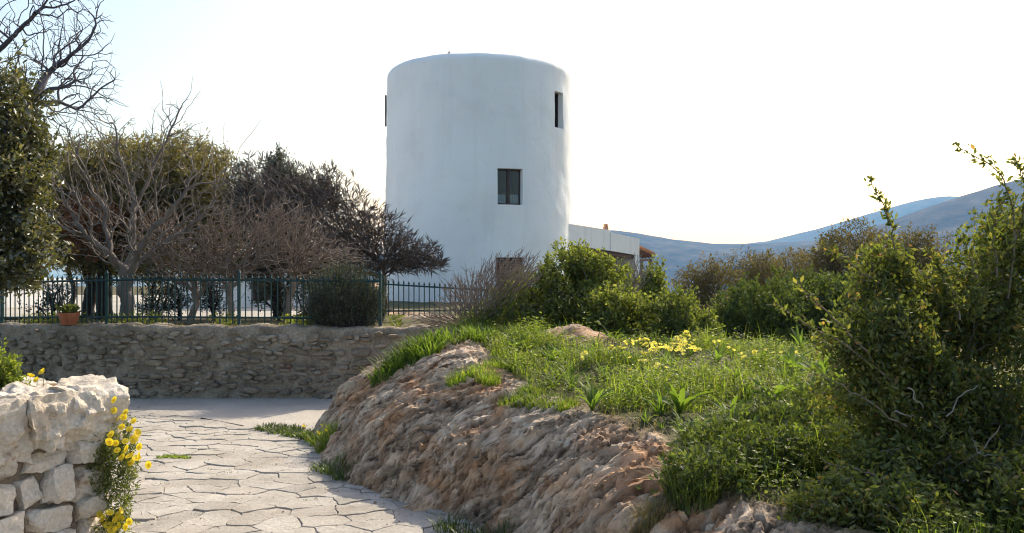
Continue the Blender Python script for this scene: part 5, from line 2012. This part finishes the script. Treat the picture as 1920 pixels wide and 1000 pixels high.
for px, py, nf, lab in ((1312, 850, 5, 'bright yellow flower bunch at the left tip of the dark grass clump'), (1330, 848, 3, 'bright yellow flowers beside the bunch on the dark grass clump'), (1282, 905, 2, 'yellow flowers hanging over the rock below the dark grass clump'), (1380, 840, 2, 'yellow flowers inside the dark grass clump')):
    wildflower(bank_hit(px, py), .10, nf, fl_yel, lab, spread=.03)
for px, Y_, lab in ((590, 7.7, 'yellow flower at the foot of the rock by the road seam'), (612, 7.4, 'yellow flower against the left end of the rock')):
    wildflower(np.array([at(px, 0, Y_)[0], Y_, 0.0]), .17, 2, fl_yel, lab, spread=.05)

# plant with yellow flowers growing from the end of the pale wall
b = np.array([at(205, 0, 4.35)[0], 4.40, .28])
t = thing('flowering_plant', b, 'yellow flowered bushy plant growing out of the end of the pale wall', 'plant')
P = blobs([pb(212, 850, 4.42, 38, 60, .10, 120), pb(190, 890, 4.36, 26, 70, .08, 80), pb(225, 930, 4.36, 26, 50, .08, 60), pb(228, 800, 4.45, 20, 30, .07, 40), pb(215, 980, 4.36, 40, 28, .08, 70), pb(195, 830, 4.34, 30, 40, .07, 70), pb(240, 870, 4.40, 20, 60, .07, 60)], 2.2)
woody(t, b, [[b, b + [0.02, -.02, .04]]], P[rng.permutation(len(P))[:120]], .5, .0014, .007, MT['stem'], .05, 4, False, names=('stems', 'stems'))
foliage(t, b, P, norm(P - b) * .6 + rng.normal(size=P.shape) * .4 + [0, 0, .3], 14, .06, .020, .0075, MT['leaf_mid'], 'foliage', .9)
for (px, py) in ((178, 775), (215, 750), (236, 773), (251, 790), (222, 786), (229, 801), (209, 815), (217, 831), (250, 824), (238, 842), (229, 858), (250, 848), (262, 838), (279, 872), (246, 868), (205, 962), (215, 974), (194, 972), (226, 958), (219, 987), (236, 988), (203, 986), (243, 856), (257, 812), (206, 828), (212, 955), (228, 972), (232, 782), (243, 805), (220, 845), (256, 860), (235, 828), (198, 980), (210, 992), (222, 965), (243, 978), (186, 965), (214, 770), (262, 855)):
    o = obj('flower', fl_daisy, None, None, t)
    o.location = at(px, py, 4.30 + rng.normal() * .03) - b
    o.rotation_euler = (R(55) + rng.normal() * .4, rng.normal() * .4, rng.normal() * .6)
    s = rng.uniform(.8, 1.15)
    o.scale = (s, s, s)

# upright green plant behind the pale wall
b = np.array([at(-2, 0, 4.35)[0], 4.38, .9])
t = thing('leafy_plant', b, 'upright bright green plant on top of the pale wall at the left edge', 'plant')
P = blobs([pb(5, 690, 4.35, 26, 52, .09, 130), pb(-30, 700, 4.35, 40, 50, .1, 100), pb(30, 722, 4.35, 22, 18, .08, 50)], 2.2)
woody(t, b, [[b, b + [0, 0, .05]]], P[rng.permutation(len(P))[:80]], .6, .0015, .008, MT['stem'], .05, 4, False, names=('stems', 'stems'))
foliage(t, b, P, norm(P - b) * .5 + rng.normal(size=P.shape) * .4 + [0, 0, .8], 13, .07, .026, .010, MT['clover'], 'foliage', .8)
for (px, py, lab) in ((55, 702, 'small yellow flower on the pale wall nearest the left edge plant'), (69, 714, 'small low yellow flower in the middle of the pale wall top'), (82, 692, 'small yellow flower at the back edge of the pale wall')):
    p_ = at(px, py, 4.35)
    wildflower(np.array([p_[0], p_[1], .97]), max(.02, p_[2] - .97), 1, fl_yel, lab, 'yellow flowers on the pale wall', .004)

# ------------------------------------------------------------------ low greenery at the foot of the fence
n = 6000
s0 = rng.uniform(0.8, cum[-1] - 4, n)
xy = np.stack([np.interp(s0, cum, WL[:, 0]), np.interp(s0, cum, WL[:, 1])], -1)
zz = np.interp(s0, cum, WZ)
m_ = fbm(np.stack([s0 * 1.3, s0 * 0, s0 * 0 + 3], -1), 2) > -.05
off = rng.uniform(.22, .75, n)
P0 = np.stack([xy[:, 0], xy[:, 1] + off, zz + rng.random(n) ** 2 * .12], -1)[m_]
V, F = leaves(P0, rng.normal(size=P0.shape) + [0, 0, .5], .05, .03, up=1.0)
tag(obj('ivy_cover', V, F, MT['leaf_mid']), 'low green creepers along the foot of the iron fence', 'creeper', kind='stuff')
n = 2600
s0 = rng.uniform(0.5, cum[-1] - 4, n)
P0 = np.stack([np.interp(s0, cum, WL[:, 0]), np.interp(s0, cum, WL[:, 1]) + rng.uniform(.02, .2, n), np.interp(s0, cum, WZ)], -1)
m_ = fbm(np.stack([s0 * 2.3, s0 * 0, s0 * 0 + 13], -1), 2) > -.1
P0 = P0[m_]
n = len(P0)
az = rng.uniform(0, 6.28, n)
V, F = strips(P0, np.stack([np.cos(az), np.sin(az), az * 0], -1), rng.gamma(3, .012, n), np.full(n, .005), rng.uniform(.3, 1, n))
tag(obj('wall_top_grass', V, F, MT['drygrass']), 'short dry grass on top of the retaining wall', 'grass', kind='stuff')

# ------------------------------------------------------------------ flower pots behind the fence
for px, sc_, lab in ((126, 1.15, 'wider terracotta pot with a green plant before the fence at left'), (144, .85, 'smaller paler terracotta pot at the right of the wide pot')):
    sv = [wl_at(q_) for q_ in np.linspace(5, 8, 300)]
    jv = int(np.argmin([abs(960 + v_[0][0] / (v_[0][1] + .1) * FPX - px) for v_ in sv]))
    p = np.array([sv[jv][0][0], sv[jv][0][1] + .11, sv[jv][3] + .01])
    t = thing('flower_pot', p, lab, 'flower pot', 'terracotta pots on the retaining wall')
    mb = MB().lathe([(0, 0), (.062 * sc_, 0), (.09 * sc_, .12), (.102 * sc_, .12), (.105 * sc_, .155), (.09 * sc_, .155), (.088 * sc_, .13), (0, .13)], (0, 0, 0), 20)
    mb.build('pot', MT['pot'], t)
    Q = blobs([((0, 0, .20), (.11 * sc_, .11 * sc_, .06), 26)], 2)
    V, F = shoots(Q, norm(Q) + [0, 0, .3], 8, .06, .05, .03, .9, up=1.0)
    obj('plant', V, F, MT['leaf_mid'], t)

# ================================================================== HAZE
HZ = new_mat('haze_air')
m, nt, out = HZ
pv_ = nt.nodes.new('ShaderNodeVolumePrincipled')
pv_.inputs['Color'].default_value = (.10, .38, 1.0, 1)
pv_.inputs['Absorption Color'].default_value = (1, 1, 1, 1)
pv_.inputs['Density'].default_value = 0.00023
pv_.inputs['Anisotropy'].default_value = 0.0
nt.links.new(pv_.outputs[0], out.inputs['Volume'])
MBh = MB().box((0, 0, 190), (15000, 15000, 520))
tag(MBh.build('haze', m), kind='stuff')
